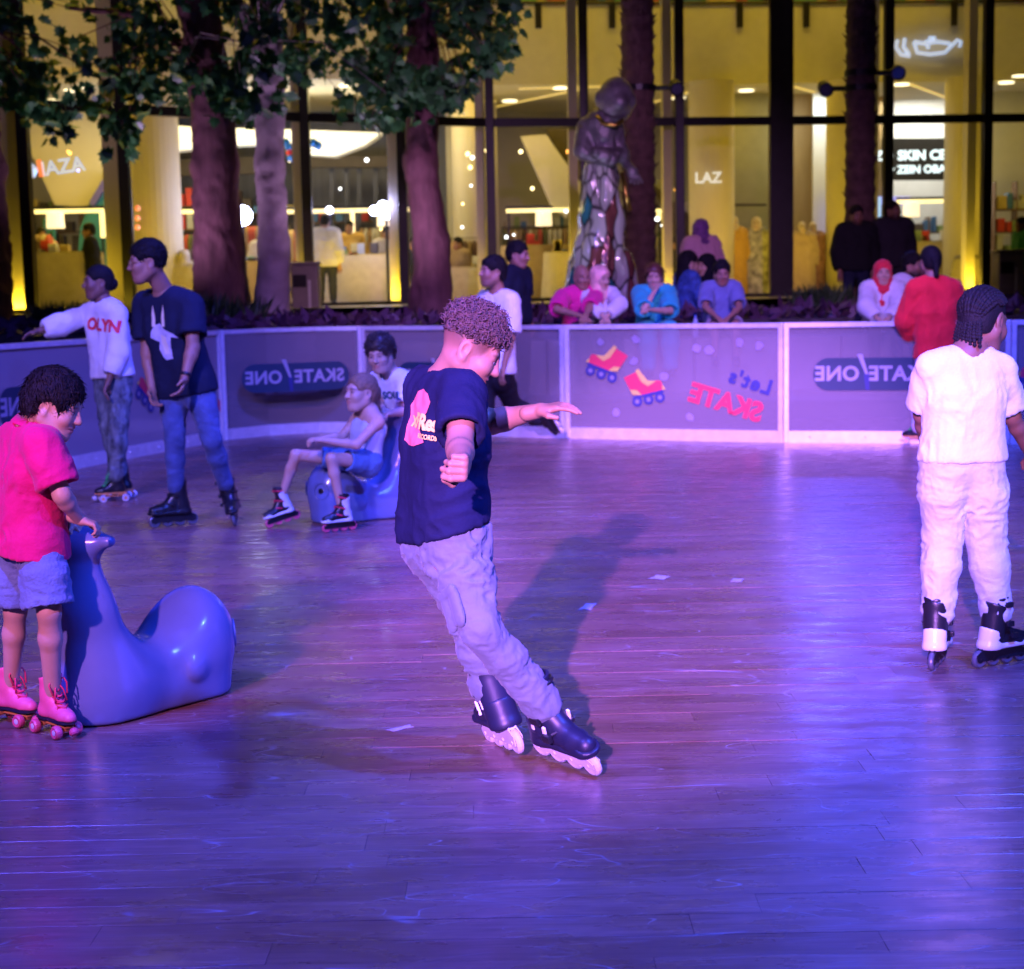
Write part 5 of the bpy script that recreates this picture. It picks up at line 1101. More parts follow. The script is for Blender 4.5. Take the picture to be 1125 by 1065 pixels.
shelves('stocked shelf behind the lit frame at the left end of the mall', 36, 92, 33.2, 2.0, 1); shelves('stocked shelf behind the pale tree', 268, 330, 34.0, 2.2, 2); shelves('stocked shelf behind the long draped table', 345, 440, 33.9, 1.7, 3); shelves('stocked shelf behind the tan clothes rail', 556, 640, 34.8, 1.5, 4); shelves('stocked shelf under the large white sign', 985, 1050, 34.0, 1.4, 5); shelves('stocked shelf at the right edge of the mall', 1090, 1135, 32.6, 2.0, 6); shelves('stocked shelf beside the escalator', 700, 755, 34.5, 1.6, 7)
# small glowing bulbs added at random for a busier interior, no cords
rb = random.Random(4); bulbs = [lit('bulb_warm', (1, .78, .35), 6.), lit('bulb_white', (.9, .95, 1), 6.), lit('bulb_blue', (.10, .25, 1), 4.), lit('bulb_amber', (1, .40, .05), 4.)]
for k in range(46):
    px = rb.choice((rb.uniform(36, 200), rb.uniform(300, 480), rb.uniform(490, 640), rb.uniform(700, 770))); py = rb.uniform(165, 262); Y = rb.uniform(28.5, 32.5); p = at(px, py, Y)
    mb = MB(); mb.sphere((p.x, p.y, p.z), rb.uniform(.02, .04), 8); mpart(mb, 'added_bulb', bulbs[rb.choice((0, 0, 0, 1, 1, 2, 3))])
rack('clothes rail of red and dark robes right of the pale tree', 306, 330, 30.6, 250, 7, 1.2, 11, [gcol[3], gcol[2], gcol[1]]); rack('clothes rail behind the thick tree', 190, 225, 31.2, 255, 8, 1.2, 12); rack('clothes rail of pale robes behind the long table', 395, 440, 32.0, 248, 10, 1.3, 13, [gcol[4], gcol[1], gcol[0]]); rack('clothes rail of tan robes in the abaya shop', 765, 795, 31.8, 250, 7, 1.35, 14, [gcol[1], gcol[0], gcol[2]]); table('low draped table between the trees', 285, 27.6, .9, .75, tan_c, 5, 7); table('draped table right of the navy polo', 625, 30.0, .9, .85, linen, 5, 8); table('draped counter under the large white sign', 1015, 31.5, 1.0, .95, linen, 7, 9)
# bins outside
for px, Y, lb in ((336, 24.5, 'tall grey litter bin right of the pale tree'), (1107, 25.5, 'tall brown litter bin at the right edge')):
    p = at(px, 300, Y); e = empty('litter_bin', (p.x, Y, 1.1), lb, 'bin'); mb = MB(); mb.box((-.2, -.2, 0), (.2, .2, .82), None, .03); mb.build('body', mat('bin_taupe', (.22, .19, .19), .45, var=.12), e); mb = MB(); mb.box((-.17, -.215, .50), (.03, -.203, .68), None, .004); mb.build('slot', dark, e); mb = MB(); mb.box((-.22, -.22, .822), (.22, .22, .87), None, .015); mb.build('lid', mat('bin_taupe', (.22, .19, .19), .45, var=.12), e); mb = MB(); mb.box((.05, -.208, .1), (.09, -.202, .6)); mb.build('reflective_strip', alu_ if 'alu_' in globals() else galv, e)
# bottle on the ledge
p = at(764, 345, 18.25); e = empty('water_bottle', (p.x, 18.25, .95), 'clear water bottle on the ledge left of the boy in grey blue', 'bottle'); mb = MB(); mb.lathe([(.03, 0), (.033, .02), (.033, .13), (.03, .15), (.033, .17), (.014, .215), (.014, .225)], 14); mb.build('body', glassmat('bottle_plastic', (.5, .6, .75), .35, .15), e, smooth=True); mb = MB(); mb.lathe([(.016, .226), (.016, .245)], 12); mb.build('cap', mat('cap_blue', (.05, .15, .6), .5), e)
# ================================================================== people on the rink
sk_light = skin('light', (.52, .32, .23)); sk_tan = skin('tan', (.32, .165, .105)); sk_brown = skin('brown', (.20, .10, .065)); sk_dark = skin('dark', (.12, .06, .04))
hair_black = mat('hair_black', (.008, .007, .008), .7, var=.3, vscale=30, bump=.3, bscale=150, spec=.2); hair_dkbrown = mat('hair_dark_brown', (.035, .020, .016), .45, var=.3, vscale=30)
hair_curl = mat('hair_curly_brown', (.085, .050, .042), .55, var=.3, vscale=40)
hair_red = mat('hair_auburn', (.10, .035, .02), .45, var=.3)
blk = mat('plastic_black', (.012, .012, .016), .35, var=.2, bump=.05); navyb = mat('boot_navy', (.012, .014, .035), .45, var=.2)
whitep = mat('plastic_white', (.72, .72, .74), .3, var=.05); clearw = mat('wheel_white', (.62, .60, .68), .25, var=.06); greyw = mat('wheel_smoke', (.10, .10, .13), .3, var=.1)
pinkw = mat('wheel_pink', (.75, .10, .20), .35, var=.08); pinkb = mat('boot_pink', (.80, .12, .25), .5, var=.1, bump=.06); orangep = mat('sole_orange', (.75, .32, .10), .5, var=.1)
greenl = mat('lace_green', (.06, .65, .16), .6, var=.1); redl = mat('lace_red', (.7, .03, .09), .6, var=.1); alu = mat('metal_alu', (.60, .60, .64), .3, metal=1, var=.08)
tealp = mat('liner_teal', (.03, .35, .55), .5, var=.1)
def ank(px, Y, kind, toe, up, sc, lift=0.):
    z = skate_drop(kind, toe, up, sc)+lift; py = 500.
    for _ in range(8): p = at(px, py, Y); py += (p.z-z)*FPX/Y
    return V3(at(px, py, Y))
INL_NAVY = dict(id='navy', strip=mat('reflective_white', (.85, .88, .9), .35, var=.02), boot=navyb, cuff=navyb, shell=navyb, frame=clearw, tyre=clearw, hub=whitep, trim=blk)
INL_BLACK = dict(id='black', boot=blk, cuff=blk, shell=blk, frame=blk, tyre=greyw, hub=blk, trim=blk)
INL_WHITE = dict(id='white', boot=blk, cuff=blk, shell=whitep, frame=blk, tyre=greyw, hub=blk, trim=blk)
INL_BW = dict(id='bw', boot=blk, cuff=blk, shell=blk, frame=blk, tyre=clearw, hub=whitep, trim=blk)
INL_GIRL = dict(id='girl', boot=blk, cuff=whitep, shell=whitep, frame=blk, tyre=pinkw, hub=pinkw, trim=redl)
QUAD_PINK = dict(id='pink', boot=pinkb, sole=navyb, frame=orangep, tyre=pinkw, hub=whitep, lace=redl)
QUAD_BLK = dict(id='blkgreen', boot=blk, sole=orangep, frame=orangep, tyre=clearw, hub=orangep, lace=greenl)

# ---- the teenager sweeping through the middle of the rink
toeR, upR = (.58, -.81, -.02), (-.45, -.02, .89); toeL, upL = (-.34, .90, -.12), (-.22, -.05, .97)
d = pose(dict(H=(517, 384, 5.14), N=(488, 418, 5.18), SL=(466, 430, 5.33), SR=(508, 433, 5.02), EL=(540, 464, 5.47), WL=(590, 452, 5.33),
              ER=(505, 493, 4.84), WR=(508, 508, 4.62), HL=(474, 588, 5.26), HR=(500, 592, 5.11), KL=(519, 688, 5.32), KR=(527, 690, 4.99)))
d['AR'] = ank(600, 5.12, 'inline', toeR, upR, 1.08); d['AL'] = ank(540, 5.36, 'inline', toeL, upL, 1.0)
bones(d, 'main')
khaki = cloth('khaki', (.125, .150, .185)); blacktee = cloth('black', (.007, .009, .036))
P = person('curly haired teenage skater in black printed T-shirt and khaki cargo trousers leaning through a turn', d, .90, sk_tan, ((1, -.10, -.62), (.55, 0, .85), .94), vox=.007, hvox=.0032,
    top=dict(mat=blacktee, off=.014, hem=.035, sleeve=.72, sbag=.014, wr=.012, wf=8, hemn=(.29, 0, -1), flare=.006, ws=(1.1, 1.1, 1.0)),
    bottom=dict(mat=khaki, name='cargo_trousers', off=.006, bag=.004, len=1.90, cuff=.056, wr=.013, wf=15, ws=(1, 1, 1.2), thin=.88),
    hair=dict(kind='curly', mat=hair_curl, t=.015, top=.018, fz=.068, n=2000, zmin=.045, th=.0016, cr=.0080, out=.026, nape=.024), fade=.72,
    skates=dict(kind='inline', R=(toeR, upR), L=(toeL, upL), sc=1.06, c=INL_NAVY),
    hands=dict(R=dict(curl=1.35, pn=(-1, 0, .1), size=1.18), L=dict(curl=.30, pn=(0, .2, -1), hd=(1, -.25, .22))), thin=1.06)
MAIN = P
def cargo(P, side, t, out):
    J = P['J']; h, k = J['H'+side], J['K'+side]; c = lerp(h, k, t); d = unit(k-h); o = V3(out); o = unit(o-d*(o@d)); r = np.cross(d, o)
    F = Field(.006); p = c+o*.072; R = np.stack([r, o, -d], 1); F.cap(p-r*.028-d*.04, p-r*.028+d*.045, .026, .028, .02, (o, .5)); F.cap(p+r*.028-d*.04, p+r*.028+d*.045, .026, .028, .02, (o, .5)); F.cap(p-r*.038-d*.048+o*.008, p+r*.038-d*.048+o*.008, .018, .018, .004, (o, .6))
    V, Q = F.build(); V = wrinkle(V, Q, .005, 18, 2); mk('cargo_pocket', V, Q, khaki, P['bottom'], loc=P['base'], smooth=True)
cargo(P, 'R', .74, (-1, -.55, 0)); cargo(P, 'L', .7, (.3, 1, .0))
# wristband and back print
pinkpr = mat('print_coral', (.80, .16, .16), .7, var=.12, vscale=40); yelpr = mat('print_cream', (.85, .60, .12), .7, var=.08)
n = unit(V3((-.55, -.83, .0))); rt = np.cross((0, 0, 1), n)   # back-left facing normal
c0 = V3(at(449, 460, 5.05)); rt = unit(V3((.83, -.55, -.08))); upv = V3((.0, .05, 1))
fig = [(x*1.45, y*.80) for x, y in [(-.02, .10), (.005, .115), (.03, .10), (.04, .07), (.03, .03), (.02, .0), (.005, -.03), (.03, -.06), (.04, -.085), (.0, -.11), (-.035, -.115), (-.055, -.10), (-.05, -.05), (-.045, .0), (-.05, .04), (-.035, .07)]]
decal('back_print', poly2d(fig), P['tvq'], c0, rt, upv, pinkpr, P['top'], P['base'], .015, .003)
decal('back_lettering', text2d('xPRess', .064, .0028, spacing=.92), P['tvq'], c0+rt*.040+V3((0, 0, -.010)), rt, upv, yelpr, P['top'], P['base'], .02, .0055)
decal('back_lettering', text2d('RECORDS', .020, .0008), P['tvq'], c0+rt*.060+V3((0, 0, -.052)), rt, upv, yelpr, P['top'], P['base'], .02, .0045)

# ---- the small boy with the whale in front on the left
toe, up = (.70, -.68, 0), (0, 0, 1)
toe2 = (.80, -.55, 0)
d = pose(dict(H=(60, 445, 5.66), N=(36, 470, 5.70), SL=(18, 484, 5.81), SR=(48, 489, 5.58), EL=(46, 540, 5.90), WL=(80, 573, 5.84), ER=(68, 544, 5.56), WR=(87, 571, 5.66),
              HL=(20, 594, 5.78), HR=(44, 596, 5.64), KL=(17, 670, 5.78), KR=(54, 672, 5.60), arch=.01))
d['AR'] = ank(58, 5.70, 'quad', toe, up, .80); d['AL'] = ank(12, 5.86, 'quad', toe2, up, .80)
bones(d, 'boy')
pinktee = cloth('hot_pink', (.62, .004, .11)); denim = cloth('denim', (.13, .19, .34), var=.25, bump=.3)
P = person('small boy in bright pink polo and denim shorts holding a whale skating aid', d, .66, sk_light, ((1, -.12, -.42), (.4, 0, .9), .90), vox=.006, hvox=.0034,
    top=dict(mat=pinktee, name='polo_shirt', off=.022, hem=-.10, sleeve=.80, sbag=.014, wr=.010, wf=10, flare=.034), bottom=dict(mat=denim, name='denim_shorts', off=.014, bag=.022, len=.92, wr=.006, wf=12),
    hair=dict(kind='short', mat=hair_black, t=.020, top=.012, fz=.064, n=2600, L=.030, nape=-.05, lift=.10), skates=dict(kind='quad', R=(toe, up), L=(toe2, up), sc=.80, c=QUAD_PINK),
    hands=dict(R=dict(curl=.75, pn=(.3, .1, -1), hd=(.85, .1, -.3)), L=dict(curl=.8, pn=(0, 0, -1))), thin=1.14, bulk=1.02)
F = Field(.005); J = P['J']; nb = J['N']
for a in np.linspace(0, 2*PI, 17): pass
mb = MB(); U = unit(P['U']*.8+V3((.35, 0, .6))); e1 = unit(np.cross(U, (0, 1, 0))); e2 = np.cross(U, e1)
ring = lambda r, hgt: [nb+U*hgt+(e1*math.cos(a)+e2*math.sin(a))*r for a in np.linspace(0, 2*PI, 25)[:-1]]
r0, r1, r2 = ring(.058, .012), ring(.060, .038), ring(.078, .008)
V = r0+r1+r2; Fq = [(i, (i+1) % 24, 24+(i+1) % 24, 24+i) for i in range(24)]+[(24+i, 24+(i+1) % 24, 48+(i+1) % 24, 48+i) for i in range(24)]
mk('collar', V, Fq, pinktee, P['top'], loc=P['base'], smooth=True)

# ---- the girl in the white sweatshirt, arm stretched out
Y = 12.35; toe, up = (-.93, -.36, 0), (0, 0, 1)
d = pose(dict(H=(108, 310, Y-.02), N=(114, 331, Y), SL=(129, 345, Y-.12), SR=(97, 345, Y+.10), EL=(130, 388, Y-.16), WL=(119, 420, Y-.22), ER=(66, 357, Y), WR=(42, 364, Y-.10),
              HL=(131, 415, Y-.07), HR=(117, 414, Y+.07), KL=(130, 466, Y-.10), KR=(120, 466, Y+.04), arch=.0))
d['AL'] = ank(126, Y-.10, 'quad', toe, up, .92); d['AR'] = ank(134, Y+.10, 'quad', (-.98, .2, 0), up, .92)
bones(d, 'sweater girl')
camo = mat('cloth_camo', (.11, .14, .15), .85, var=.95, vscale=13, bump=.15, bscale=90, stretch=(1.6, 1.6, .8)); lav = cloth('white_sweat', (.72, .70, .74))
P = person('girl in white sweatshirt and camouflage trousers stretching one arm over the barrier', d, .86, sk_brown, ((-.88, -.45, -.05), (0, 0, 1), 1.0), vox=.010, hvox=.005, female=True,
    top=dict(mat=lav, name='sweatshirt', off=.020, hem=-.0, sleeve=1.72, sbag=.022, wr=.010, wf=7, flare=.012), bottom=dict(mat=camo, off=.012, bag=.012, len=1.84, cuff=.045, wr=.008),
    hair=dict(kind='bun', mat=hair_black, at=(0, -.105, -.02)), skates=dict(kind='quad', L=(toe, up), R=((-.98, .2, 0), up), sc=.92, c=QUAD_BLK),
    hands=dict(R=dict(curl=.25, pn=(0, -.4, -1)), L=dict(curl=.45, pn=(1, 0, 0))), thin=1.0)
redpr = mat('print_red', (.72, .03, .05), .7, var=.08)
decal('chest_lettering', text2d('OLYN', .12, .006), P['tvq'], V3(at(112, 358, Y-.15)), (.96, -.28, -.10), (.10, 0, 1), redpr, P['top'], P['base'], .03, .006)

# ---- the man in navy T-shirt and jeans
Y = 10.85; tR, uR = (-.85, -.52, 0), (.02, 0, 1); tL, uL = (.12, -.99, 0), (-.22, -.03, .97)
d = pose(dict(H=(162, 288, Y-.12), N=(181, 322, Y-.02), SL=(210, 335, Y-.12), SR=(160, 334, Y+.12), EL=(212, 382, Y-.22), WL=(203, 415, Y-.30), ER=(162, 388, Y+.08), WR=(167, 428, Y-.04),
              HL=(219, 424, Y-.06), HR=(190, 423, Y+.06), KL=(232, 482, Y-.12), KR=(192, 486, Y-.05)))
d['AR'] = ank(193, Y+.02, 'inline', tR, uR, 1.05); d['AL'] = ank(251, Y+.10, 'inline', tL, uL, 1.05)
bones(d, 'man')
jeans = cloth('jeans_blue', (.06, .09, .20), var=.4, bump=.3); navy = cloth('navy', (.010, .014, .035))
P = person('tall man in navy T-shirt and blue jeans on black inline skates, wearing glasses', d, 1.0, sk_tan, ((-.92, -.30, -.10), (-.1, 0, 1), 1.08), vox=.010, hvox=.0045,
    top=dict(mat=navy, off=.022, hem=-.10, sleeve=.72, sbag=.022, wr=.008, wf=7, flare=.01), bottom=dict(mat=jeans, name='jeans', off=.006, bag=.0, len=1.80, cuff=.046, wr=.007, wf=12, thin=.92),
    hair=dict(kind='short', mat=hair_black, t=.011, top=.016, fz=.066, n=1100, L=.024, nape=-.03, lift=.3), skates=dict(kind='inline', R=(tR, uR), L=(tL, uL), sc=1.05, c=INL_BLACK),
    hands=dict(R=dict(curl=.45, pn=(.6, -.4, 0)), L=dict(curl=.45, pn=(-.7, -.2, 0))), thin=1.04)
mb = MB(); H, R, hs = P['H'], P['R'], P['hs']; hh = lambda p: tuple(H+R@(V3(p)*hs))
for sg in (-1, 1):
    mb.tube([hh((sg*.033+.021*math.cos(a), .107, .002+.018*math.sin(a))) for a in np.linspace(0, 2*PI, 17)], .0022, 6); mb.tube([hh((sg*.054, .106, .004)), hh((sg*.078, .0, .006))], .002, 6)
mb.tube([hh((-.012, .110, .004)), hh((.012, .110, .004))], .002, 6); mb.build('glasses', mat('gold_wire', (.7, .5, .2), .3, metal=1), P['root'], loc=P['base'], smooth=True)
J = P['J']; mb = MB(); mb.tube([tuple(lerp(J['WL'], J['EL'], t)) for t in (.05, .15)], .036, 14); w0 = mb.build('watch', blk, P['root'], loc=P['base'], smooth=True)
c0 = V3(at(186, 366, Y-.1)); prw = mat('print_grey', (.50, .50, .62), .7, var=.2, vscale=30); pry = mat('print_pale', (.72, .66, .50), .7, var=.1)
rt, upv = (.80, -.58, .02), (-.05, -.1, 1)
bun = [(-.10, .02), (-.07, .06), (-.02, .07), (.03, .03), (.09, .0), (.12, -.03), (.07, -.02), (.05, -.09), (.065, -.16), (.0, -.17), (-.03, -.14), (-.05, -.10), (-.04, -.05), (-.07, -.04), (-.11, -.02)]
decal('chest_print', poly2d(bun), P['tvq'], c0, rt, upv, prw, P['top'], P['base'], .03, .004)
for x in (-.075, .02): decal('chest_print', poly2d([(x-.018, .05), (x+.016, .05), (x+.006, .12), (x-.008, .19), (x-.024, .13)]), P['tvq'], c0, rt, upv, pry, P['top'], P['base'], .03, .006)
decal('chest_print', poly2d([(-.02, .0), (.03, -.02), (.04, -.13), (.0, -.13), (-.02, -.06)]), P['tvq'], c0, rt, upv, pry, P['top'], P['base'], .03, .006)

# ---- the girl sitting on the second whale
Y = 10.75; tL, uL = (-.80, -.58, .0), (.05, 0, 1); tR, uR = (-.80, -.50, -.20), (-.1, 0, .98)
d = pose(dict(H=(397, 431, Y-.02), N=(406, 452, Y), SL=(416, 463, Y-.11), SR=(393, 459, Y+.10), EL=(392, 489, Y-.25), WL=(355, 484, Y-.30), ER=(375, 480, Y+.02), WR=(350, 483, Y-.12),
              HL=(407, 508, Y-.07), HR=(395, 506, Y+.08), KL=(364, 504, Y-.28), KR=(325, 500, Y-.02)))
d['AL'] = ank(375, Y-.26, 'inline', tL, uL, .78); d['AR'] = ank(308, Y+.0, 'inline', tR, uR, .78)
bones(d, 'seated girl')
P = person('smiling girl with cornrows sitting on a whale skating aid in inline skates', d, .70, sk_light, ((-.80, -.60, .02), (.05, 0, 1), 1.0), vox=.008, hvox=.0045, female=True,
    top=dict(mat=cloth('white_tank', (.44, .48, .56)), name='tank_top', off=.012, hem=-.06, sleeve=0., wr=.005), bottom=dict(mat=cloth('denim_short', (.07, .16, .34), var=.25), name='denim_shorts', off=.012, len=.60, bag=.01, wr=.005),
    hair=dict(kind='bun', mat=mat('hair_fair', (.24, .14, .08), .55, var=.35, vscale=50, bump=.5, bscale=120, spec=.3), at=(0, -.098, .0), tail=.17), skates=dict(kind='inline', L=(tL, uL), R=(tR, uR), sc=.78, c=INL_GIRL),
    hands=dict(L=dict(curl=.5, pn=(0, .3, -1)), R=dict(curl=.5, pn=(0, -.3, -1))), thin=1.0)
WHALE2_Y = Y
# ---- the curly boy pushing her
Y = 11.35; tL, uL = (-.85, -.5, 0), (0, 0, 1)
d = pose(dict(H=(418, 389, Y-.10), N=(430, 411, Y-.02), SL=(447, 420, Y-.12), SR=(414, 418, Y+.10), EL=(446, 452, Y-.22), WL=(428, 455, Y-.40), ER=(416, 446, Y+.02), WR=(422, 450, Y-.20),
              HL=(462, 472, Y-.02), HR=(450, 471, Y+.10), KL=(452, 508, Y-.06), KR=(446, 508, Y+.10)))
d['AL'] = ank(464, Y+.02, 'inline', tL, uL, .80); d['AR'] = ank(458, Y+.18, 'inline', tL, uL, .80)
bones(d, 'curly boy')
P = person('curly haired boy in white T-shirt bending over the whale behind the seated girl', d, .74, sk_light, ((-.30, -.90, -.22), (-.1, -.1, 1), .98), vox=.009, hvox=.0045,
    top=dict(mat=cloth('white_tee_b', (.70, .70, .76)), off=.018, hem=-.10, sleeve=.75, wr=.007), bottom=dict(mat=cloth('blk_short', (.02, .02, .03)), name='shorts', off=.014, len=1.6, bag=.01),
    hair=dict(kind='afro', mat=hair_dkbrown, t=.022, top=.012, fz=.060, n=420, zmin=-.03, th=.003, cr=.010), skates=dict(kind='inline', L=(tL, uL), R=(tL, uL), sc=.8, c=INL_BLACK),
    hands=dict(L=dict(curl=.7), R=dict(curl=.7)), thin=1.05)
decal('chest_print', text2d('SOUL', .07, .004), P['tvq'], V3(at(428, 436, Y-.2)), (1, -.15, .05), (0, 0, 1), mat('print_teal', (.03, .10, .16), .7), P['top'], P['base'], .03, .005)

# ---- the young man in white T-shirt skating along the far barrier
Y = 15.5; tR, uR = (-.55, -.83, 0), (0, 0, 1); tL, uL = (.42, .45, -.78), (-.55, -.2, .6)
d = pose(dict(H=(541, 299, Y-.05), N=(547, 321, Y), SL=(562, 331, Y-.12), SR=(533, 329, Y+.10), EL=(561, 372, Y-.15), WL=(553, 405, Y-.2), ER=(527, 370, Y+.05), WR=(524, 404, Y-.05),
              HL=(550, 411, Y-.04), HR=(534, 411, Y+.06), KL=(563, 445, Y+.25), KR=(533, 448, Y-.02)))
d['AR'] = ank(529, Y+.05, 'inline', tR, uR, 1.0); d['AL'] = V3(at(594, 462, Y+.35))
bones(d, 'back skater')
P = person('young man in white T-shirt with orange print kicking one leg back at the barrier', d, 1.0, sk_tan, ((-.85, -.45, .05), (0, 0, 1), 1.14), vox=.012, hvox=.006,
    top=dict(mat=cloth('white_tee_c', (.70, .70, .78)), off=.024, hem=.02, sleeve=.85, sbag=.03, wr=.010, flare=.015), bottom=dict(mat=cloth('black_track', (.012, .012, .018)), off=.014, bag=.012, len=1.85),
    hair=dict(kind='short', mat=hair_black, t=.012, top=.016, fz=.066, n=700, L=.026), skates=dict(kind='inline', R=(tR, uR), L=(tL, uL), sc=1.0, c=INL_BW), hands=dict(L=dict(curl=.4), R=dict(curl=.4)), beard=.35)
decal('chest_print', text2d('Mellow', .11, .012), P['tvq'], V3(at(534, 341, Y-.2)), (.88, -.48, -.25), (.2, 0, 1), mat('print_orange', (.80, .28, .06), .7), P['top'], P['base'], .04, .008)

# ---- the girl with braids in white, back to the camera
tL, uL = (.42, .90, -.05), (-.02, 0, 1); tR, uR = (.86, .50, 0), (.05, 0, 1)
Y = 6.45
d = pose(dict(H=(1080, 352, Y+.06), N=(1061, 390, Y), SL=(1022, 404, Y-.03), SR=(1098, 406, Y+.03), EL=(1013, 456, Y+.06), WL=(1018, 496, Y+.22), ER=(1112, 458, Y+.08), WR=(1132, 500, Y+.18),
              HL=(1036, 506, Y-.02), HR=(1078, 506, Y+.02), KL=(1036, 590, Y+.02), KR=(1083, 590, Y+.03)))
d['AL'] = ank(1029, Y-.02, 'inline', tL, uL, .92); d['AR'] = ank(1096, Y+.0, 'inline', tR, uR, .92)
bones(d, 'braids girl')
wt = cloth('white_tee_d', (.56, .62, .62)); wp = cloth('white_jogger', (.44, .50, .52))
P = person('girl with braided hair in white T-shirt and white joggers, seen from behind', d, .80, sk_brown, ((.66, .66, -.26), (.15, .1, 1), 1.06), vox=.007, hvox=.0034, female=True,
    top=dict(mat=wt, off=.013, hem=.0, sleeve=.84, sbag=.016, wr=.008, wf=12, flare=.004, neck=.056), bottom=dict(mat=wp, name='joggers', off=.012, bag=.018, len=1.84, cuff=.046, cuffbag=.8, wr=.008, wf=14, ws=(1, 1, 1.4)),
    hair=dict(kind='braids', mat=hair_black, scalp=hair_black, n=21, tail=.10), skates=dict(kind='inline', L=(tL, uL), R=(tR, uR), sc=.92, c=INL_WHITE), hands=dict(L=dict(curl=.4), R=dict(curl=.4)), thin=.98)

# ---- the person in the red jacket at the far barrier
Y = 15.4; tL, uL = (-.88, .45, 0), (0, 0, 1)
d = pose(dict(H=(1022, 287, Y+.05), N=(1024, 307, Y), SL=(1005, 318, Y-.02), SR=(1046, 318, Y+.02), EL=(996, 352, Y+.05), WL=(1002, 378, Y+.2), ER=(1060, 348, Y+.1), WR=(1064, 372, Y+.25),
              HL=(1020, 396, Y-.02), HR=(1039, 396, Y+.02), KL=(1013, 442, Y+.02), KR=(1036, 442, Y+.03)))
d['AL'] = ank(1010, Y, 'quad', tL, uL, 1.0); d['AR'] = ank(1038, Y+.1, 'quad', tL, uL, 1.0)
bones(d, 'red')
P = person('person in bright red jacket with dark ponytail leaning on the far barrier', d, .98, sk_tan, ((-.15, .98, -.05), (0, 0, 1), 1.12), vox=.012, hvox=.006, female=True,
    top=dict(mat=cloth('red_jacket', (.78, .02, .03)), name='jacket', off=.036, hem=.05, sleeve=1.85, sbag=.022, wr=.014, wf=6), bottom=dict(mat=cloth('lilac_pants', (.50, .44, .55)), off=.02, bag=.015, len=1.9),
    hair=dict(kind='bun', mat=hair_black, at=(0, -.10, .02), tail=.13), skates=dict(kind='quad', L=(tL, uL), R=(tL, uL), sc=1.0, c=QUAD_BLK))

# ================================================================== spectators behind the barrier
def rel(px, py, Y, f, s=1., seated=True, lean=0., tilt=0., seat_h=.95, ground=.35):
    H = V3(at(px, py, Y)); f = unit(V3((f[0], f[1], 0))); r = V3((f[1], -f[0], 0)); z = V3((0, 0, 1)); u = unit(z+f*lean+r*tilt)
    N = H-u*.145*s-f*.03*s; J = dict(H=H, N=N, SR=N+r*.175*s-u*.05*s, SL=N-r*.175*s-u*.05*s); hc = N-u*.50*s
    if seated:
        hc[2] = max(hc[2], seat_h+.10*s); J.update(HR=hc+r*.09*s, HL=hc-r*.09*s)
        for sd, q in (('R', 1), ('L', -1)):
            J['K'+sd] = hc+r*q*.13*s+f*.43*s; J['A'+sd] = J['K'+sd]-z*min(.42*s, J['K'+sd][2]-ground-.09*s)+f*.03
            J['E'+sd] = J['S'+sd]-u*.24*s+f*.10*s+r*q*.07*s; J['W'+sd] = lerp(J['K'+sd], hc, .30)+z*.12*s-r*q*.07*s
    else:
        J.update(HR=hc+r*.09*s, HL=hc-r*.09*s); gz = ground+.09*s
        for sd, q in (('R', 1), ('L', -1)):
            J['A'+sd] = V3((*(hc+r*q*.11*s)[:2], gz)); J['K'+sd] = lerp(J['H'+sd], J['A'+sd], .5)+f*.02
            J['E'+sd] = J['S'+sd]-u*.28*s+r*q*.05*s-f*.02; J['W'+sd] = J['E'+sd]-u*.24*s+f*.06*s
    return J
black_sh = mat('shoe_black', (.015, .015, .018), .5)
def spec(label, px, py, Y, f, s=1., sk=None, seated=True, lean=0., tilt=0., ov=None, hf=None, hs=1.08, seat_h=.95, ground=.35, vox=.014, hvox=.0065, **kw):
    J = rel(px, py, Y, f, s, seated, lean, tilt, seat_h, ground)
    for k, v in (ov or {}).items(): J[k] = V3(at(*v))
    return person(label, J, s, sk or sk_tan, (hf or (f[0], f[1], -.1), (0, 0, 1), hs), vox=vox, hvox=hvox, shoes=dict(mat=black_sh), **kw)
drk = cloth('dark_trouser', (.02, .022, .03))
# man in navy polo standing just outside the barrier
spec('man in dark navy polo shirt standing behind the barrier, looking right', 569, 280, 17.2, (.85, -.5), 1.0, sk_tan, False, ground=.35, hf=(.9, -.35, -.15),
     top=dict(mat=cloth('navy_polo', (.008, .010, .022)), name='polo_shirt', off=.022, hem=-.15, sleeve=.8, sbag=.02, wr=.008), bottom=dict(mat=drk, len=1.95), hair=dict(kind='short', mat=hair_black, t=.011, top=.014, fz=.067, n=600, L=.024), group='spectators behind the barrier')
spec('bald man in magenta shirt sitting bent forward on the ledge', 639, 304, 18.2, (.25, -.97), 1.03, sk_tan, True, .25, .10, ov=dict(EL=(648, 338, 17.9), WL=(644, 346, 17.75), ER=(612, 340, 17.9), WR=(636, 347, 17.75), SR=(618, 327, 18.15)),
     hf=(.35, -.9, -.2), top=dict(mat=cloth('magenta', (.70, .02, .22)), name='shirt', off=.03, hem=-.1, sleeve=1.0, sbag=.02, wr=.012), bottom=dict(mat=drk, len=1.95), fade=0., bulk=1.1, group='spectators behind the barrier')
spec('woman in white top with white and orange headscarf sitting beside the man in magenta', 659, 306, 18.25, (.25, -.97), .92, sk_light, True, .1, -.05, ov=dict(EL=(681, 335, 18.0), WL=(668, 347, 17.85), ER=(652, 338, 18.0), WR=(662, 347, 17.85)),
     hf=(.6, -.75, -.15), top=dict(mat=cloth('white_blouse', (.66, .62, .64)), name='blouse', off=.028, hem=-.1, sleeve=1.9, wr=.012), bottom=dict(mat=drk, len=1.95), hair=dict(kind='hijab', mat=mat('cloth_scarf_orange', (.78, .42, .34), .8, var=.5, vscale=11)), female=True, group='spectators behind the barrier')
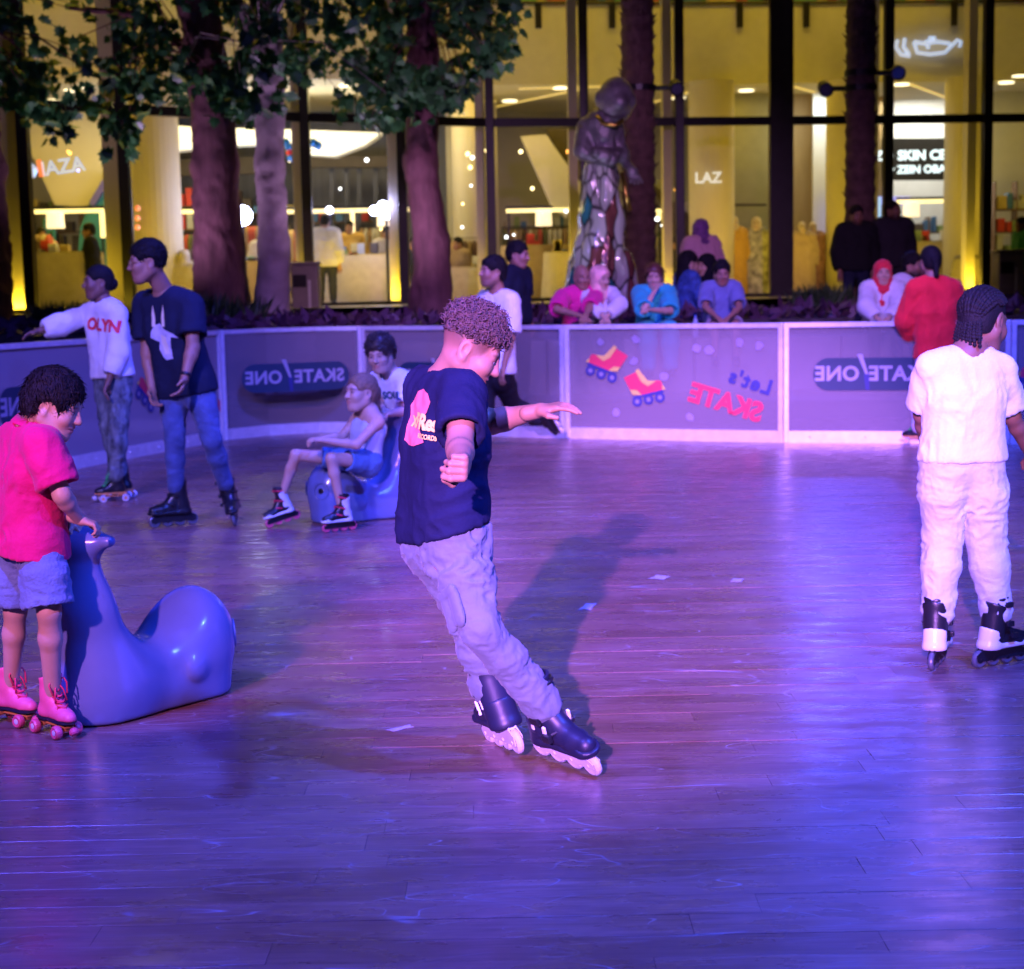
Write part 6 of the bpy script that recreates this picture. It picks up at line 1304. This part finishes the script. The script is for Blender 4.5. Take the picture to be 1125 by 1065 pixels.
spec('auburn haired woman in teal dress sitting with a hand at her chin', 719, 304, 18.2, (.05, -1), .95, sk_light, True, .12, 0, ov=dict(ER=(708, 340, 17.9), WR=(718, 322, 17.95), EL=(736, 342, 17.95), WL=(716, 341, 17.75)),
     hf=(-.2, -.95, -.15), top=dict(mat=cloth('teal_dress', (.03, .42, .45)), name='dress', off=.03, hem=-.1, sleeve=1.0, sbag=.03, wr=.012), bottom=dict(mat=cloth('teal_dress', (.03, .42, .45)), name='skirt', len=1.9, bag=.03), hair=dict(kind='long', mat=hair_red, L=.17), female=True, group='spectators behind the barrier')
spec('boy in grey blue T-shirt sitting on the ledge beside a water bottle', 793, 300, 18.2, (0, -1), .88, sk_tan, True, .15, 0, ov=dict(ER=(775, 338, 18.0), WR=(788, 349, 17.8), EL=(812, 338, 18.0), WL=(800, 350, 17.8)),
     hf=(0, -1, -.2), top=dict(mat=cloth('grey_blue', (.16, .18, .36)), off=.026, hem=-.1, sleeve=.85, sbag=.02, wr=.01), bottom=dict(mat=cloth('grey_sh', (.25, .2, .25)), name='shorts', len=1.0, bag=.02), hair=dict(kind='short', mat=hair_black, t=.012, top=.012, n=250, L=.03), group='spectators behind the barrier')
spec('dark haired woman in patterned blue dress sitting sideways behind the ledge', 757, 289, 19.9, (.9, .3), .95, sk_light, True, .05, 0, seat_h=.9, ground=.45, hf=(.9, .3, -.1), top=dict(mat=mat('cloth_blue_pattern', (.03, .08, .30), .8, var=.6, vscale=18), name='dress', off=.03, sleeve=1.8, wr=.012), bottom=dict(mat=drk, len=1.95), hair=dict(kind='long', mat=hair_black, L=.22), female=True, group='spectators behind the barrier')
spec('person in black robe sitting behind the boy in grey blue', 776, 292, 20.3, (-.8, -.5), .93, sk_light, True, .05, 0, seat_h=.9, ground=.45, top=dict(mat=cloth('black_robe', (.008, .008, .012)), name='robe', off=.04, sleeve=1.9, wr=.012), bottom=dict(mat=drk, len=1.95), hair=dict(kind='hijab', mat=cloth('black_robe', (.008, .008, .012))), female=True, group='spectators behind the barrier')
spec('standing woman with purple headscarf and pale pink wrap, back turned', 769, 253, 22.0, (-.3, .95), .96, sk_light, False, .05, 0, ground=1.1, hf=(-.6, .8, 0), top=dict(mat=cloth('pink_wrap', (.50, .28, .36)), name='wrap', off=.05, hem=-.2, sleeve=1.9, wr=.015), bottom=dict(mat=drk, name='skirt', len=1.95, bag=.03), hair=dict(kind='hijab', mat=mat('cloth_purple_scarf', (.14, .05, .20), .8, var=.5, vscale=16)), female=True, group='spectators behind the barrier')
spec('woman in red headscarf and white coat sitting on the ledge', 970, 300, 18.2, (-.1, -1), .92, sk_light, True, .08, 0, ov=dict(ER=(952, 338, 18.0), WR=(964, 350, 17.8), EL=(988, 338, 18.0), WL=(976, 350, 17.8)), hf=(-.1, -1, -.05),
     top=dict(mat=cloth('white_coat', (.66, .64, .68)), name='coat', off=.04, hem=-.15, sleeve=1.9, wr=.012), bottom=dict(mat=drk, len=1.95), hair=dict(kind='hijab', mat=cloth('red_scarf', (.70, .03, .05))), female=True, group='spectators behind the barrier')
spec('bearded man in white shirt sitting beside the woman in red headscarf', 1003, 292, 18.6, (.5, -.85), 1.0, sk_tan, True, .1, -.1, hf=(.7, -.7, 0), top=dict(mat=cloth('white_shirt_m', (.66, .66, .72)), name='shirt', off=.03, sleeve=1.0, wr=.01), bottom=dict(mat=drk, len=1.95), hair=dict(kind='short', mat=hair_black, t=.014, top=.018, n=250, L=.03), beard=.9, group='spectators behind the barrier')
spec('man in black jacket standing at the foot of the palm', 941, 237, 22.4, (.1, -1), 1.03, sk_brown, False, 0, 0, ground=1.1, hvox=.008, vox=.016, top=dict(mat=cloth('black_jkt', (.010, .010, .014)), name='jacket', off=.05, hem=-.15, sleeve=1.9, wr=.015), bottom=dict(mat=cloth('blue_dark', (.015, .02, .05)), len=1.95), hair=dict(kind='short', mat=hair_black, t=.008, n=120, L=.02), beard=.7, group='spectators behind the barrier')
spec('man in dark grey sweater standing right of the palm', 981, 232, 22.6, (.1, -1), 1.05, sk_brown, False, 0, 0, ground=1.1, hvox=.008, vox=.016, hf=(.5, -.8, .1), top=dict(mat=cloth('charcoal', (.022, .020, .030)), name='sweater', off=.05, hem=-.15, sleeve=1.9, wr=.015), bottom=dict(mat=drk, len=1.95), hair=dict(kind='short', mat=hair_black, t=.008, n=120, L=.02), beard=.8, group='spectators behind the barrier')
# ================================================================== mannequins and shoppers inside the mall
def manne(label, px, py, Y, f, m, scarf, **kw):
    J = rel(px, py, Y, f, 1.0, False, ground=MF); P = person(label, J, 1.0, mat('mannequin_skin', (.55, .45, .33), .5, vcol=True), ((f[0], f[1], 0), (0, 0, 1), .95), vox=.022, hvox=.011, cat='mannequin', name='mannequin', group='dressed mannequins in the window',
        top=dict(mat=m, name='robe', off=.05, hem=-1.45, sleeve=1.85, wr=.02, flare=.05), hair=dict(kind='hijab', mat=scarf) if scarf else None, shoes=dict(mat=black_sh)); return P
ochre = cloth('ochre', (.55, .33, .06)); creamc = cloth('cream', (.55, .47, .32))
manne('mannequin in long ochre robe and cream headscarf', 806, 245, 30.6, (.2, -1), ochre, creamc)
manne('mannequin in black and white patterned robe', 831, 246, 30.7, (-.2, -1), mat('cloth_bw', (.34, .33, .30), .8, var=.95, vscale=7), creamc)
manne('mannequin in pale sand robe near the thick column', 881, 250, 30.5, (.1, -1), cloth('sand', (.50, .38, .22)), None)
manne('mannequin in rust patterned robe near the thick column', 893, 250, 30.9, (-.1, -1), mat('cloth_rust', (.34, .18, .10), .8, var=.5, vscale=9), None)
def shopper(label, px, py, Y, f, c, c2, hm=None, **kw):
    J = rel(px, py, Y, f, 1.0, False, ground=MF, **kw); return person(label, J, 1.0, sk_tan, ((f[0], f[1], -.1), (0, 0, 1), .95), vox=.022, hvox=.011, top=dict(mat=c, name='shirt', off=.035, hem=-.2, sleeve=1.9, wr=.015), bottom=dict(mat=c2, len=1.95, wr=.01), hair=hm or dict(kind='short', mat=hair_black, t=.012, n=60), shoes=dict(mat=black_sh), group='shoppers inside the mall')
shopper('shopper in black at the counter at the left end of the mall', 97, 254, 27.0, (-.9, -.2), cloth('black_robe', (.008, .008, .012)), drk)
shopper('shopper in pale grey jacket seen from behind at the long table', 357, 244, 28.0, (.1, 1), cloth('pale_grey', (.42, .40, .36)), drk)
shopper('shopper in tan coat behind the rail at the left end of the mall', 46, 258, 29.0, (.4, -.8), cloth('tan', (.40, .30, .18)), drk)
shopper('shopper in white headscarf near the pale draped table', 203, 283, 27.4, (.3, .9), linen, linen, dict(kind='hijab', mat=linen))
shopper('shopper in dark clothes behind the centre tree', 455, 268, 28.6, (-.2, -1), drk, drk)
shopper('shopper in green at the right edge', 1122, 247, 27.2, (-1, -.2), cloth('green', (.03, .25, .06)), drk)
shopper('shopper in ochre jacket behind the long table', 384, 250, 30.0, (-.2, -1), ochre, drk)
shopper('shopper in grey near the escalator foot', 1063, 275, 29.6, (-.4, -.9), cloth('grey_m', (.25, .22, .18)), drk)
shopper('shopper in red behind the pale draped table', 188, 270, 30.2, (.2, -1), cloth('g3', (.45, .08, .06)), drk)
shopper('shopper in olive coat between the left trees', 275, 262, 31.0, (.8, -.5), cloth('g6', (.12, .13, .07)), drk)
shopper('shopper in brown near the dark clothes rail', 503, 268, 30.8, (-.6, -.7), cloth('g5', (.25, .17, .10)), drk)
shopper('shopper in black behind the woman in teal', 742, 268, 29.8, (.5, -.8), drk, drk)
shopper('shopper in beige robe behind the tan clothes rail', 622, 262, 33.4, (-.3, -.9), linen, linen, dict(kind='hijab', mat=linen))
shopper('shopper in cream robe behind the low draped table', 290, 258, 29.0, (.2, -1), linen, linen, dict(kind='hijab', mat=cloth('g2', (.10, .06, .05))))
shopper('shopper in dark red behind the draped table right of the navy polo', 632, 268, 31.0, (-.5, -.8), cloth('g3', (.45, .08, .06)), drk)
shopper('shopper in pale shirt behind the long draped table', 425, 256, 29.8, (.3, -.9), linen, drk)
shopper('shopper in black robe beside the pale draped table', 219, 262, 29.4, (-.8, -.4), drk, drk, dict(kind='hijab', mat=drk))
bpy.context.view_layer.update()
